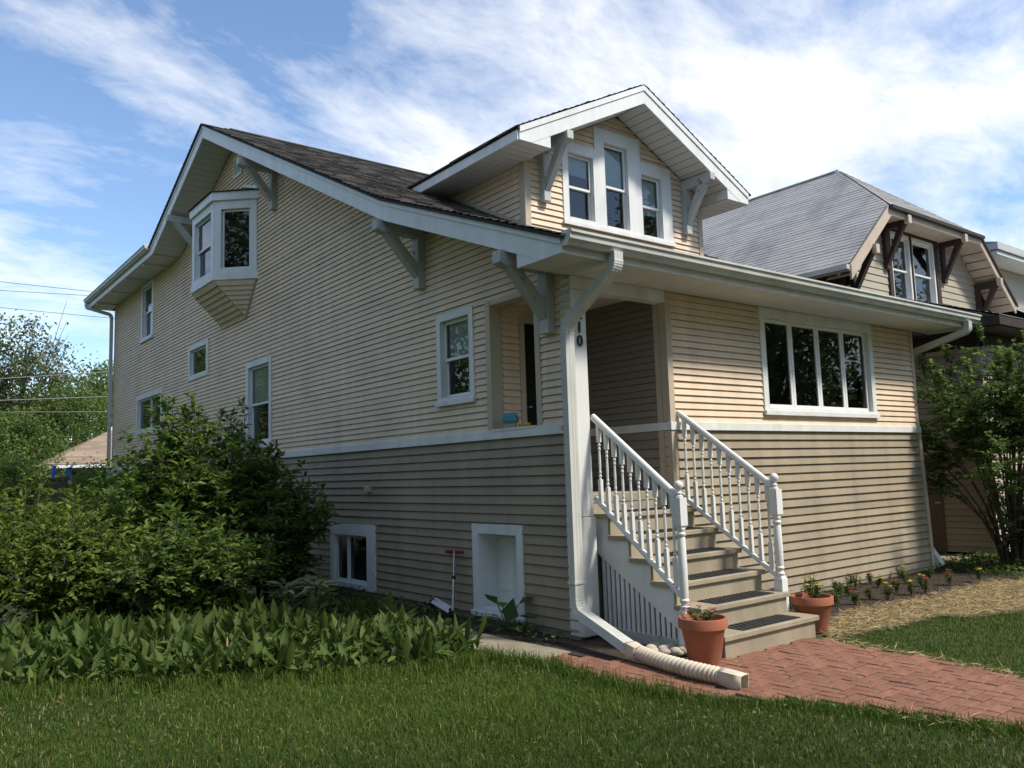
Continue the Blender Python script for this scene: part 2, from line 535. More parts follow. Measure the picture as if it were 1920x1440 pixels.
def leaves(name, P, D, Nn, ln, wd, m, parent=None, droop=0.25, fold=0.25, rnd=None, **kw):
    """one five-point folded leaf per row"""
    P, D, Nn = np.asarray(P, float), norm(np.asarray(D, float)), np.asarray(Nn, float)
    n = len(P)
    ln = np.broadcast_to(np.asarray(ln, float), (n,))[:, None]
    wd = np.broadcast_to(np.asarray(wd, float), (n,))[:, None]
    S = norm(np.cross(D, Nn)); Nn = np.cross(S, D)
    base = P
    mid = P + D * ln * 0.45 - Nn * wd * fold
    lf = P + D * ln * 0.42 + S * wd * 0.5
    rt = P + D * ln * 0.42 - S * wd * 0.5
    tip = P + D * ln * 0.97 - Nn * ln * droop
    V = np.stack([base, lf, mid, rt, tip], 1).reshape(-1, 3)
    b = np.arange(n)[:, None] * 5
    F = np.concatenate([b + np.array([[0, 1, 2]]), b + np.array([[0, 2, 3]]), b + np.array([[2, 1, 4]]), b + np.array([[2, 4, 3]])], 0)
    r = rng.random(n) if rnd is None else np.asarray(rnd)
    me = np_mesh(name, V, [F], np.repeat(r, 5))
    return link(name, me, m, parent, smooth=False, **kw)


def leaves_long(name, P, D, Nn, ln, wd, m, parent=None, droop=0.25, fold=0.2, rnd=None, **kw):
    """eight-point lanceolate leaf that arches along its length"""
    P, D, Nn = np.asarray(P, float), norm(np.asarray(D, float)), np.asarray(Nn, float)
    n = len(P)
    ln = np.broadcast_to(np.asarray(ln, float), (n,))[:, None]
    wd = np.broadcast_to(np.asarray(wd, float), (n,))[:, None]
    dr = np.broadcast_to(np.asarray(droop, float), (n,))[:, None]
    S = norm(np.cross(D, Nn)); Nn = np.cross(S, D)
    at = lambda t: P + D * ln * (t - 0.12 * dr * t * t) - Nn * ln * dr * t * t
    V = []
    for t, w in ((0.0, 0.10), (0.30, 0.86), (0.62, 0.92), (0.85, 0.48)):
        c = at(t)
        V += [c + S * wd * w * 0.5, c - Nn * wd * fold * w, c - S * wd * w * 0.5]
    V.append(at(1.0))
    V = np.stack(V, 1).reshape(-1, 3)
    b = np.arange(n)[:, None] * 13
    Q = np.concatenate([b + np.array([[k, k + 1, k + 4, k + 3]]) for k in (0, 1, 3, 4, 6, 7)], 0)
    T = np.concatenate([b + np.array([[9, 10, 12]]), b + np.array([[10, 11, 12]])], 0)
    r = rng.random(n) if rnd is None else np.asarray(rnd)
    me = np_mesh(name, V, [Q, T], np.repeat(r, 13))
    return link(name, me, m, parent, smooth=True, **kw)


def blades(name, P, h, w, lean, m, parent=None, rnd=None, **kw):
    n = len(P)
    ang = rng.random(n) * 2 * math.pi
    S = np.stack([np.cos(ang), np.sin(ang), np.zeros(n)], 1)
    ld = rng.random(n) * 2 * math.pi
    LD = np.stack([np.cos(ld), np.sin(ld), np.zeros(n)], 1) * (lean * rng.random(n))[:, None] * h[:, None]
    U = np.array([0, 0, 1.0])
    w = np.broadcast_to(w, (n,))[:, None]
    hh = h[:, None]
    v = np.stack([P - S * w / 2, P + S * w / 2, P + U * hh * 0.6 + LD * 0.35 + S * w * 0.4, P + U * hh * 0.6 + LD * 0.35 - S * w * 0.4,
                  P + U * hh * (1 - 0.3 * lean) + LD], 1).reshape(-1, 3)
    b = np.arange(n)[:, None] * 5
    r = rng.random(n) if rnd is None else rnd
    me = np_mesh(name, v, [b + np.array([[0, 1, 2, 3]]), b + np.array([[3, 2, 4]])], np.repeat(r, 5))
    return link(name, me, m, parent, **kw)


def in_poly(x, y, poly):
    inside = np.zeros(len(x), bool)
    k = len(poly)
    for i in range(k):
        x0, y0 = poly[i]; x1, y1 = poly[(i + 1) % k]
        c = ((y0 > y) != (y1 > y)) & (x < (x1 - x0) * (y - y0) / (y1 - y0 + 1e-12) + x0)
        inside ^= c
    return inside


def siding(fr, wall, z0, z1, expo, ulim, openings, m, d=0.012, name='siding_board'):
    d0 = d
    """every course of clapboard as its own board, cut round the openings; ulim(z) -> (u0,u1)"""
    z = z0
    while z < z1 - 0.01:
        zt = min(z + expo, z1)
        d = d0 * random.uniform(0.86, 1.14)
        wv = [random.uniform(-0.0022, 0.0022) for _ in range(2)]
        zk = z + 0.84 * expo
        nf = lambda q: d * (1 - (q - z) / (0.84 * expo)) if q <= zk else -0.008 * (q - zk) / (0.16 * expo)
        cuts = sorted({z, zt} | ({zk} if zk < zt else set()) | {c for o in openings for c in (o[2], o[3]) if z < c < zt})
        comps, prev = [], []
        for a, b in zip(cuts[:-1], cuts[1:]):
            if b - a < 1e-4:
                continue
            la, lb = ulim(a + 1e-4), ulim(b - 1e-4)
            if la is None or lb is None:
                prev = []
                continue
            zc = (a + b) / 2
            blocks = sorted((o[0], o[1]) for o in openings if o[2] < zc < o[3])
            na, nb = nf(a), nf(b)
            segs = []
            lo_a, lo_b = la[0], lb[0]
            for s0, s1 in blocks:
                if s0 > min(lo_a, lo_b) + 1e-3:
                    segs.append((lo_a, lo_b, s0, s0))
                lo_a = max(lo_a, s1); lo_b = max(lo_b, s1)
            segs.append((lo_a, lo_b, la[1], lb[1]))
            now = []
            for ua, ub, va, vb in segs:
                if va - ua < 0.005 and vb - ub < 0.005:
                    continue
                va, vb = max(va, ua), max(vb, ub)
                hit = [c for (c, p, q) in prev if p < max(va, vb) - 1e-3 and q > min(ua, ub) + 1e-3]
                if hit:
                    c = hit[0]
                    for e_ in hit[1:]:
                        if e_ is not c and e_ in comps:
                            k0 = len(c.v); c.v += e_.v; c.f += [tuple(k0 + q for q in f) for f in e_.f]
                            comps.remove(e_)
                            prev = [(c if x is e_ else x, p, q) for x, p, q in prev]
                            now = [(c if x is e_ else x, p, q) for x, p, q in now]
                else:
                    c = MB(fr); comps.append(c)
                k0, k1 = (wv[0], wv[1]) if a == z else (0, 0)
                c.quad((ua, na, a + k0), (va, na, a + k1), (vb, nb, b), (ub, nb, b))
                if a == z:
                    c.quad((ua, -0.014, a + k0), (va, -0.014, a + k1), (va, na, a + k1), (ua, na, a + k0))
                now.append((c, min(ua, ub), max(va, vb)))
            prev = now
        for c in comps:
            c.build(name, m, wall)
        z += expo


def sheet(fr, name, m, parent, ulim, zs, openings=(), n=-0.16):
    """wall core behind the boards"""
    mb = MB(fr)
    cuts = sorted(set(zs) | {c for o in openings for c in (o[2], o[3]) if zs[0] < c < zs[-1]})
    for a, b in zip(cuts[:-1], cuts[1:]):
        la, lb = ulim(a + 1e-4), ulim(b - 1e-4)
        zc = (a + b) / 2
        lo_a, lo_b = la[0], lb[0]
        for s0, s1 in sorted((o[0], o[1]) for o in openings if o[2] < zc < o[3]):
            if s0 > min(lo_a, lo_b) + 1e-3:
                mb.quad((lo_a, n, a), (s0, n, a), (s0, n, b), (lo_b, n, b))
            lo_a = max(lo_a, s1); lo_b = max(lo_b, s1)
        mb.quad((lo_a, n, a), (la[1], n, a), (lb[1], n, b), (lo_b, n, b))
    return mb.build(name, m, parent)


def window(fr, house, outer, inner, kind='double', blind=0.0, curtain=0.0, sill=True, m='white_paint', name='window', proud=0.028, sashm='window_vinyl', split=0.5, label=None, back=-0.14):
    ou0, ou1, oz0, oz1 = outer
    u0, u1, z0, z1 = inner
    mb = MB(fr)
    mb.box(ou0, u0, back, proud, oz0, oz1)
    mb.box(u1, ou1, back, proud, oz0, oz1)
    mb.box(u0, u1, back, proud, z1, oz1)
    mb.box(u0, u1, back, proud, oz0, z0)
    w = mb.build(name, m, house, bevel=0.003, fix=True)
    if label: w['label'] = label
    if sill:
        MB(fr).box(ou0 - 0.015, ou1 + 0.015, proud + 0.002, proud + 0.03, oz0 - 0.004, oz0 + 0.055).build('sill', m, w, bevel=0.004)

    def sash(a0, a1, b0, b1, nn, t=0.035):
        s = MB(fr)
        s.box(a0, a0 + t, nn - 0.025, nn, b0, b1)
        s.box(a1 - t, a1, nn - 0.025, nn, b0, b1)
        s.box(a0 + t, a1 - t, nn - 0.025, nn, b1 - t, b1)
        s.box(a0 + t, a1 - t, nn - 0.025, nn, b0, b0 + t)
        s.build('sash', sashm, w, fix=True)
        p = MB(fr)
        qd = [(a0 + t, nn - 0.014, b0 + t), (a1 - t, nn - 0.014, b0 + t), (a1 - t, nn - 0.014, b1 - t), (a0 + t, nn - 0.014, b1 - t)]
        if fr.u.cross(fr.z).dot(fr.n) < 0:
            qd.reverse()
        p.quad(*qd)
        p.build('pane', 'glass', w)

    g = 0.004
    if kind == 'double':
        zm = z0 + (z1 - z0) * split
        sash(u0 + g, u1 - g, zm - 0.02, z1 - g, -0.035)
        sash(u0 + g, u1 - g, z0 + g, zm + 0.015, -0.065)
    elif kind == 'fixed':
        sash(u0 + g, u1 - g, z0 + g, z1 - g, -0.035)
    elif kind == 'slider':
        um = u0 + (u1 - u0) * split
        sash(u0 + g, um + 0.02, z0 + g, z1 - g, -0.06)
        sash(um - 0.02, u1 - g, z0 + g, z1 - g, -0.03)
    elif kind.startswith('row'):
        k = int(kind[3:])
        wv = (u1 - u0) / k
        for i in range(k):
            sash(u0 + i * wv + g, u0 + (i + 1) * wv - g, z0 + g, z1 - g, -0.03, 0.045)
    if blind > 0:
        MB(fr).box(u0 + 0.03, u1 - 0.03, -0.099, -0.094, z1 - (z1 - z0) * blind, z1 - 0.02).build('blind', 'blind', w)
    if curtain > 0:
        MB(fr).box(u0 + 0.03, u1 - 0.03, -0.125, -0.12, z0, z0 + (z1 - z0) * curtain).build('curtain', 'curtain', w)
    return w


def shingle_slope(name, parent, m, p00, p10, p01, p11, expo=0.14, tab=(0.18, 0.34), lift=0.012, jit=0.006, rows_lo=None):
    """courses of tabs over the quad p00-p10 (eave) to p01-p11 (top)"""
    p00, p10, p01, p11 = (Vector(p) for p in (p00, p10, p01, p11))
    nrm = (p10 - p00).cross(p01 - p00).normalized()
    if nrm.z < 0:
        nrm = -nrm
    hgt = ((p01 - p00).length + (p11 - p10).length) / 2
    rows = max(1, int(round(hgt / expo)))
    V, F, A = [], [], []
    for r in range(rows):
        t0, t1 = r / rows, min(1.0, (r + 1.12) / rows)
        a0, b0 = p00.lerp(p01, t0), p10.lerp(p11, t0)
        a1, b1 = p00.lerp(p01, t1), p10.lerp(p11, t1)
        wid = (b0 - a0).length
        if wid < 0.05:
            continue
        x = 0.0
        while x < wid - 1e-3:
            w = random.uniform(*tab)
            x1 = min(wid, x + w)
            if wid - x1 < tab[0] * 0.4:
                x1 = wid
            s0, s1 = x / wid, x1 / wid
            h = lift + random.random() * jit
            dz = nrm * h
            i = len(V)
            q0, q1 = a0.lerp(b0, s0), a0.lerp(b0, s1)
            q3, q2 = a1.lerp(b1, s0), a1.lerp(b1, s1)
            V += [q0 + dz, q1 + dz, q2 + nrm * 0.002, q3 + nrm * 0.002, q0 - nrm * 0.003, q1 - nrm * 0.003]
            F += [(i, i + 1, i + 2, i + 3), (i + 4, i + 5, i + 1, i)]
            A += [random.random()] * 6
            x = x1
    me = bpy.data.meshes.new(name)
    me.from_pydata([tuple(v) for v in V], [], F)
    at = me.attributes.new('rnd', 'FLOAT', 'POINT')
    at.data.foreach_set('value', A)
    return link(name, me, m, parent, kind='stuff')


# ------------------------------------------------------------------ setting: ground
gm = MB()
gm.quad((-250, -250, -0.02), (250, -250, -0.02), (250, 250, -0.02), (-250, 250, -0.02))
gm.build('ground', 'ground', kind='structure')

# ------------------------------------------------------------------ the house
SIDE = Fr((0, 0, 0), (0, 1, 0), (-1, 0, 0))
FRONT = Fr((0, 0, 0), (1, 0, 0), (0, -1, 0))
house = thing('house', 'two tone beige clapboard house with front dormer and side bay window', 'house')
YR, ZR, YK, ZK, YE, ZE = 9.75, 8.60, 2.66, 5.03, -0.62, 3.73
S_LO, S_UP, S_RE = (ZK - ZE) / (YK - YE), (ZR - ZK) / (YR - YK), 0.41
UND = 0.28
XL, XR = -0.60, 7.60
HX, HY = 6.95, 19.85
ZS = 3.57            # front soffit
ZRS = 6.85           # rear soffit


def zf(y):
    return ZE + S_LO * (y - YE) if y < YK else ZK + S_UP * (y - YK)


def y_front(z):      # y on the front slope line for a height
    return YE + (z - ZE) / S_LO if z < ZK else YK + (z - ZK) / S_UP


def side_lim(z):
    if z <= ZS:
        return (0.0, HY)
    lo = max(0.0, y_front(z + UND))
    hi = HY if z < ZRS else YR + (ZR - UND - z) / S_RE
    return (lo, max(lo, hi))


porch_open = (0.55, 1.33, 2.09, 3.50)
W_SIDE = {'fw': (1.66, 2.44, 2.44, 3.57), 'tall': (7.79, 9.02, 2.20, 3.81), 'small': (11.25, 12.62, 3.855, 4.63),
          'up': (15.62, 16.80, 5.31, 6.83), 'low': (14.65, 17.13, 2.90, 3.94), 'base': (4.09, 5.48, 0.06, 0.965), 'well': (0.86, 1.78, 0.04, 1.055)}
ops = list(W_SIDE.values()) + [porch_open]

# side wall
wall = sheet(SIDE, 'wall', 'interior', house, side_lim, [0.0, 2.0, 3.57, 4.75, 6.85, 8.31], [porch_open, W_SIDE['well']])
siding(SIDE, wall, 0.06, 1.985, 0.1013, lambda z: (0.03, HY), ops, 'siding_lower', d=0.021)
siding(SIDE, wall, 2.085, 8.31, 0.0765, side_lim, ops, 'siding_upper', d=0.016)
MB(SIDE).box(0.0, HY, -0.01, 0.038, 1.985, 2.085).build('belt_board', 'white_paint', house, bevel=0.004)
MB(SIDE).box(0.02, HY, -0.05, 0.006, -0.05, 0.058).build('foundation', 'concrete', house)
MB(SIDE).box(HY - 0.07, HY + 0.02, -0.02, 0.02, 0.05, ZRS).build('corner_board', 'siding_trim', house)
MB(SIDE).box(4.19, 4.31, 0.0, 0.07, 1.41, 1.49).build('vent_hood', 'siding_trim', house, bevel=0.008)

# front wall of the enclosed porch
FX = 1.41


def front_lim_low(z):
    return (FX + 0.06, HX + 0.10 * (1 - z / 2.02))


f_win = (3.12, 5.77, 2.22, 3.565)
fwall = sheet(FRONT, 'wall', 'interior', house, lambda z: (FX, HX), [0.0, ZS])
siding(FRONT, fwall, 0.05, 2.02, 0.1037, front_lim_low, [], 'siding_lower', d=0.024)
siding(FRONT, fwall, 2.11, ZS, 0.0768, lambda z: (FX + 0.06, HX), [f_win], 'siding_upper', d=0.019)
MB(FRONT).box(FX - 0.03, HX + 0.03, -0.01, 0.04, 2.02, 2.11).build('belt_board', 'white_paint', house, bevel=0.004)
MB(FRONT).box(1.5, HX + 0.1, -0.05, 0.01, -0.05, 0.05).build('foundation', 'concrete', house)
MB(FRONT).box(FX - 0.015, FX + 0.075, -0.08, 0.022, 2.112, ZS).build('corner_board', 'siding_trim', house, bevel=0.004)
MB(FRONT).box(FX - 0.015, FX + 0.085, -0.08, 0.026, 0.05, 2.018).build('corner_board', 'siding_trim', house, bevel=0.004)
MB(FRONT).box(HX - 0.05, HX + 0.03, -0.08, 0.022, 2.112, ZS).build('corner_board', 'siding_trim', house, bevel=0.004)
MB(FRONT).prism([(HX - 0.045, 2.018), (HX + 0.045, 2.018), (HX + 0.145, 0.0), (HX + 0.055, 0.0)], -0.08, 0.027, 'n').build('corner_board', 'siding_trim', house, bevel=0.004)
window(FRONT, house, f_win, (3.22, 5.67, 2.31, 3.44), 'row4', sill=True, curtain=0)

# recessed entry porch
PR = Fr((FX, 0, 0), (0, 1, 0), (-1, 0, 0))
pwall = sheet(PR, 'wall', 'interior', house, lambda z: (0, 1.36), [0.3, ZS], n=-0.02)
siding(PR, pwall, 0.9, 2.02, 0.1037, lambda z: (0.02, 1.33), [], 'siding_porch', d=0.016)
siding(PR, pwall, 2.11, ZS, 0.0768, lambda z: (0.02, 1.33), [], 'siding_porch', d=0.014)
MB(PR).box(0.10, 1.33, 0.0, 0.034, 2.022, 2.108).build('belt_board', 'white_paint', house)
MB(PR).box(0.082, 0.16, -0.01, 0.02, 1.37, 2.02).box(0.082, 0.16, -0.01, 0.02, 2.11, ZS).build('corner_board', 'siding_trim', house)
MB().box(FX - 0.034, FX - 0.031, -0.02, 0.10, 2.022, 2.108).box(FX - 0.031, FX - 0.001, 0.011, 0.10, 2.022, 2.108).build('belt_board', 'white_paint', house)
PB = Fr((0, 1.33, 0), (1, 0, 0), (0, -1, 0))
d_open = (0.39, 1.30, 1.37, 3.42)
bwall = sheet(PB, 'wall', 'interior', house, lambda z: (0.0, FX), [1.3, ZS], n=-0.05)
siding(PB, bwall, 1.40, ZS, 0.0768, lambda z: (0.14, FX), [d_open], 'siding_upper', d=0.014)
dj = MB(PB)
dj.box(0.39, 0.455, -0.04, 0.03, 1.37, 3.34).box(1.235, 1.30, -0.04, 0.03, 1.37, 3.34).box(0.39, 1.30, -0.04, 0.03, 3.342, 3.42)
entry = dj.build('door_frame', 'siding_trim', house)
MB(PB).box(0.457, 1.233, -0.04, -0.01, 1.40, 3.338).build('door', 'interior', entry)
MB(PB).box(0.457, 1.233, -0.04, 0.02, 1.372, 1.398).build('threshold', 'aged_paint', entry)
MB(PB).lathe([(0.0, 0), (0.028, 0.002), (0.03, 0.02), (0.0, 0.03)], (0.53, 0.0, 2.35), 10).build('door_knob', 'metal_grey', entry)
MB().box(0.0, FX, 0.10, 1.33, 1.28, 1.37).build('porch_floor', 'concrete_paint', house, bevel=0.006)
MB().box(0.14, FX - 0.002, 0.14, 0.18, 0.0, 1.28).build('porch_base', 'concrete_paint', house)
MB().box(0.02, 0.14, 0.02, 0.46, 0.0, 3.56).build('pier', 'siding_trim', house)
MB().box(0.02, 0.14, 0.46, 1.33, 1.09, 2.07).build('parapet', 'siding_trim', house)
MB(SIDE).box(1.33, 1.42, -0.15, 0.022, 2.088, 3.56).build('opening_casing', 'siding_trim', house, bevel=0.003)
MB(SIDE).box(0.47, 0.55, -0.15, 0.022, 2.088, 3.56).build('opening_casing', 'siding_trim', house, bevel=0.003)
MB(SIDE).box(0.551, 1.329, -0.15, 0.014, 3.50, 3.56).build('opening_header', 'siding_trim', house)
MB(SIDE).box(0.551, 1.329, -0.17, 0.045, 2.072, 2.094).build('opening_sill', 'white_paint', house)
post = MB()
post.box(-0.005, 0.185, -0.03, 0.15, 1.16, 3.43).box(-0.015, 0.20, -0.04, 0.16, 0.02, 1.155)
post.build('porch_post', 'white_paint', house, bevel=0.006)
MB().box(-0.005, FX - 0.018, -0.026, 0.13, 3.432, 3.568).build('porch_header', 'white_paint', house, bevel=0.004)

# house number on the post
for ch, z in (('2', 3.175), ('1', 3.035), ('0', 2.897)):
    cu = bpy.data.curves.new('house_number', 'FONT')
    cu.body = ch; cu.size = 0.155; cu.extrude = 0.006; cu.align_x = 'CENTER'; cu.align_y = 'CENTER'; cu.bevel_depth = 0.002
    to = bpy.data.objects.new('tmp', cu); col.objects.link(to)
    dg = bpy.context.evaluated_depsgraph_get()
    me = bpy.data.meshes.new_from_object(to.evaluated_get(dg))
    bpy.data.objects.remove(to)
    mx = Matrix.Translation((0.085, -0.040, z)) @ Matrix.Rotation(R(90), 4, 'X')
    me.transform(mx)
    link('house_number', me, 'number_metal', house)

# windows of the long side wall
window(SIDE, house, W_SIDE['fw'], (1.745, 2.355, 2.54, 3.475), 'double', blind=0.5)
window(SIDE, house, W_SIDE['tall'], (7.90, 8.91, 2.32, 3.70), 'double', blind=0.52)
window(SIDE, house, W_SIDE['small'], (11.38, 12.49, 3.95, 4.52), 'fixed', sill=False)
window(SIDE, house, W_SIDE['up'], (15.75, 16.67, 5.42, 6.74), 'double', curtain=0.6)
window(SIDE, house, W_SIDE['low'], (14.80, 16.98, 3.02, 3.82), 'slider', sill=False)
window(SIDE, house, W_SIDE['base'], (4.33, 5.37, 0.13, 0.80), 'slider', split=0.66, sill=False)
wl = window(SIDE, house, W_SIDE['well'], (0.97, 1.66, 0.13, 0.945), 'none', sill=True, name='basement_recess', back=-0.05)
MB(SIDE).box(0.93, 0.969, -0.24, -0.05, 0.09, 0.985).box(1.661, 1.70, -0.24, -0.05, 0.09, 0.985).box(0.97, 1.66, -0.24, -0.05, 0.946, 0.985).box(0.97, 1.66, -0.24, -0.05, 0.09, 0.129).build('reveal', 'white_paint', wl)
MB(SIDE).box(0.93, 1.70, -0.27, -0.241, 0.09, 0.985).box(1.02, 1.61, -0.241, -0.230, 0.30, 0.90).build('back_panel', 'white_paint', wl, bevel=0.004)
MB(SIDE).box(0.972, 1.40, -0.228, -0.212, 0.132, 0.24).build('loose_board', 'white_paint', wl)

# gable louvre
gv = MB(SIDE)
gv.box(9.28, 9.33, 0.0, 0.04, 7.58, 8.0).box(9.67, 9.72, 0.0, 0.04, 7.58, 8.0).box(9.33, 9.67, 0.0, 0.04, 7.95, 8.0).box(9.33, 9.67, 0.0, 0.04, 7.58, 7.63)
gvo = gv.build('gable_vent', 'white_paint', house, fix=True)
for i in range(6):
    MB(SIDE).beam((9.33, 0.022, 7.66 + i * 0.05), (9.67, 0.022, 7.66 + i * 0.05), 0.008, 0.06, up=(-1, 0, 0.8)).build('louver', 'white_paint', gvo)

# ---- main roof
deck = MB(SIDE)
for poly in ([(YE - 0.04, zf(YE - 0.04)), (YK, ZK), (YK, ZK - 0.035), (YE - 0.04, zf(YE - 0.04) - 0.035)],
             [(YK, ZK), (YR, ZR), (YR, ZR - 0.035), (YK, ZK - 0.035)],
             [(YR, ZR), (13.6, ZR - S_RE * 3.85), (13.6, ZR - S_RE * 3.85 - 0.035), (YR, ZR - 0.035)]):
    deck.prism(poly, 0.665, -XR - 0.065, 'n')
roof = deck.build('roof', 'roof_edge', house, fix=False)
e = 0.004
shingle_slope('shingles', roof, 'shingle', (XL - 0.075, YE - 0.055, zf(YE - 0.055) + e), (XR + 0.075, YE - 0.055, zf(YE - 0.055) + e), (XL - 0.075, YK, ZK + e), (XR + 0.075, YK, ZK + e), lift=0.013, jit=0.012)
shingle_slope('shingles', roof, 'shingle', (XL - 0.075, YK, ZK + e), (XR + 0.075, YK, ZK + e), (XL - 0.075, YR, ZR + e), (XR + 0.075, YR, ZR + e), lift=0.013, jit=0.012)
zz = ZR - S_RE * 3.85
shingle_slope('shingles', roof, 'shingle', (XL - 0.075, 13.6, zz + e), (XR + 0.075, 13.6, zz + e), (XL - 0.075, YR, ZR + e), (XR + 0.075, YR, ZR + e), lift=0.013, jit=0.008)
rc = MB(SIDE)
rc.prism([(YR - 0.16, ZR - 0.045), (YR, ZR + 0.05), (YR + 0.16, ZR - 0.03), (YR, ZR + 0.01)], 0.10, -XR - 0.06, 'n')
rc.build('ridge_cap', 'roof_edge', roof)
# rear wing roof
wing = MB()
wing.prism([(-0.66, 7.085), (3.5, 8.54), (7.66, 7.085), (7.66, 7.05), (3.5, 8.50), (-0.66, 7.05)], 13.45, 20.5, 'n')
wing.build('roof', 'roof_edge', house)

# rake boards
for side, nn, sgn in ((0, 0.60, 1), (1, -XR, -1)):
    o0, o1, o2 = (nn, nn + 0.03 * sgn, nn + 0.045 * sgn)
    polys = [[(YE, ZE - 0.005), (YK, ZK - 0.005), (YK, ZK - UND), (y_front(ZS + UND), ZS), (YE, ZS)],
             [(YK, ZK - 0.005), (YR, ZR - 0.005), (YR, ZR - UND), (YK, ZK - UND)],
             [(YR, ZR - 0.005), (13.55, ZR - S_RE * 3.8 - 0.005), (13.55, ZRS), (13.31, ZRS), (YR, ZR - UND)]]
    tops = [[(YE, ZE - 0.004), (YK, ZK - 0.004), (YK, ZK - 0.085), (YE, ZE - 0.085)],
            [(YK, ZK - 0.004), (YR, ZR - 0.004), (YR, ZR - 0.085), (YK, ZK - 0.085)],
            [(YR, ZR - 0.004), (13.5, ZR - S_RE * 3.75 - 0.004), (13.5, ZR - S_RE * 3.75 - 0.085), (YR, ZR - 0.085)]]
    for pl, tp in zip(polys, tops):
        fb = MB(SIDE).prism(pl, o0, o1, 'n').build('rake_board', 'white_paint', house, fix=True)
        MB(SIDE).prism(tp, o1, o2, 'n').build('rake_moulding', 'white_paint', fb, fix=True)
    # boxed return at the eave
    MB(SIDE).prism([(y_front(ZS + UND), ZS), (0.04, ZS), (0.04, zf(0.04) - UND)], nn - 0.004 * sgn, nn + 0.026 * sgn, 'n').build('eave_return', 'white_paint', house, fix=True)
MB(SIDE).quad((0.04, 0.0, ZS), (0.04, 0.60, ZS), (0.04, 0.60, zf(0.04) - UND), (0.04, 0.0, zf(0.04) - UND)).build('eave_return', 'white_paint', house)

# soffits
so = MB(SIDE)
for a, b in ((0.04, YK), (YK, YR)):
    so.quad((a, 0.0, zf(a) - UND + 0.012), (a, 0.60, zf(a) - UND + 0.012), (b, 0.60, zf(b) - UND + 0.012), (b, 0.0, zf(b) - UND + 0.012))
so.build('soffit', 'white_soffit', house)
zr = lambda y: ZR - S_RE * (y - YR) - UND
sr = MB(SIDE).quad((YR, 0.0, zr(YR) + 0.02), (YR, 0.60, zr(YR) + 0.02), (13.4, 0.60, zr(13.4) + 0.02), (13.4, 0.0, zr(13.4) + 0.02)).build('soffit', 'roof_edge', house)
n = 22
for i in range(n):
    a, b = YR + 0.01 + (13.33 - YR) * i / n, YR + 0.01 + (13.33 - YR) * (i + 1) / n - 0.009
    mb = MB(SIDE)
    q = [(a, 0.015, zr(a) + 0.006), (a, 0.599, zr(a) + 0.006), (b, 0.599, zr(b) + 0.006), (b, 0.015, zr(b) + 0.006)]
    mb.quad(*q)
    mb.quad((a, 0.015, zr(a) + 0.006), (a, 0.599, zr(a) + 0.006), (a, 0.599, zr(a) + 0.018), (a, 0.015, zr(a) + 0.018))
    mb.build('soffit_panel', 'white_soffit', sr)
# front eave
MB(FRONT).box(XL + 0.001, XR - 0.001, 0.595, 0.6205, ZS - 0.004, ZE - 0.02).build('fascia_board', 'white_paint', house)
fs = MB(FRONT).box(XL, 0.0, 0.0, 0.594, ZS + 0.006, ZS + 0.02).box(0.0, FX, -1.33, 0.594, ZS + 0.006, ZS + 0.02).box(FX, XR, 0.0, 0.594, ZS + 0.006, ZS + 0.02).build('soffit', 'roof_edge', house)
n = 22
for i in range(n):
    a, b = XL + (XR - XL) * i / n, XL + (XR - XL) * (i + 1) / n - 0.006
    MB(FRONT).box(a, b, 0.0 if not (0 <= a and b < FX + 0.3) else -1.33, 0.593, ZS, ZS + 0.005).build('soffit_panel', 'white_soffit', fs)
# rear eave along the side
MB(SIDE).box(13.3, 20.42, 0.60, 0.625, ZRS - 0.01, 7.06).build('fascia_board', 'white_paint', house)
rs = MB(SIDE).box(13.34, 20.42, -0.1, 0.598, ZRS + 0.008, ZRS + 0.02).build('soffit', 'roof_edge', house)
for i in range(7):
    MB(SIDE).box(13.34 + i * 1.01, 13.34 + i * 1.01 + 0.995, 0.0, 0.598, ZRS, ZRS + 0.007).build('soffit_panel', 'white_soffit', rs)
for i in range(4):
    MB(SIDE).box(14.3 + i * 1.7, 14.42 + i * 1.7, 0.0, 0.59, ZRS - 0.05, ZRS - 0.001).build('soffit_batten', 'white_soffit', rs)
MB().box(-0.6, 7.6, 20.40, 20.425, ZRS - 0.01, 7.06).build('fascia_board', 'white_paint', house)

# plain far walls so that the house is closed
MB().quad((HX, 0, 0), (HX, HY, 0), (HX, HY, ZRS), (HX, 13.3, ZRS), (HX, YR, 8.3), (HX, 0, ZS)).build('wall', 'siding_upper', house)
MB().quad((0, HY, 0), (HX, HY, 0), (HX, HY, ZRS), (0, HY, ZRS)).build('wall', 'siding_upper', house)

# ---- gutters and downspouts
gp = [(0.622, 3.752), (0.622, 3.635), (0.69, 3.628), (0.705, 3.655), (0.735, 3.68), (0.74, 3.725), (0.758, 3.735), (0.758, 3.757), (0.735, 3.757), (0.72, 3.715), (0.64, 3.70)]
g1 = MB(FRONT).prism(gp, XL - 0.03, XR + 0.07, 'u').build('gutter', 'gutter_metal', house, fix=True, label='long ogee gutter along the front eave')
MB(FRONT).prism([(0.618, 3.76), (0.618, 3.63), (0.69, 3.62), (0.71, 3.65), (0.742, 3.68), (0.745, 3.725), (0.764, 3.735), (0.764, 3.762)], XL - 0.034, XL - 0.026, 'u').build('end_cap', 'gutter_metal', g1)
gp2 = [(0.627, 7.10), (0.627, 6.985), (0.69, 6.978), (0.705, 7.0), (0.735, 7.025), (0.74, 7.07), (0.758, 7.08), (0.758, 7.105), (0.735, 7.105), (0.72, 7.06), (0.64, 7.05)]
g2 = MB(SIDE).prism(gp2, 13.55, 20.48, 'u').build('gutter', 'gutter_metal', house, fix=True, label='gutter along the rear side eave')
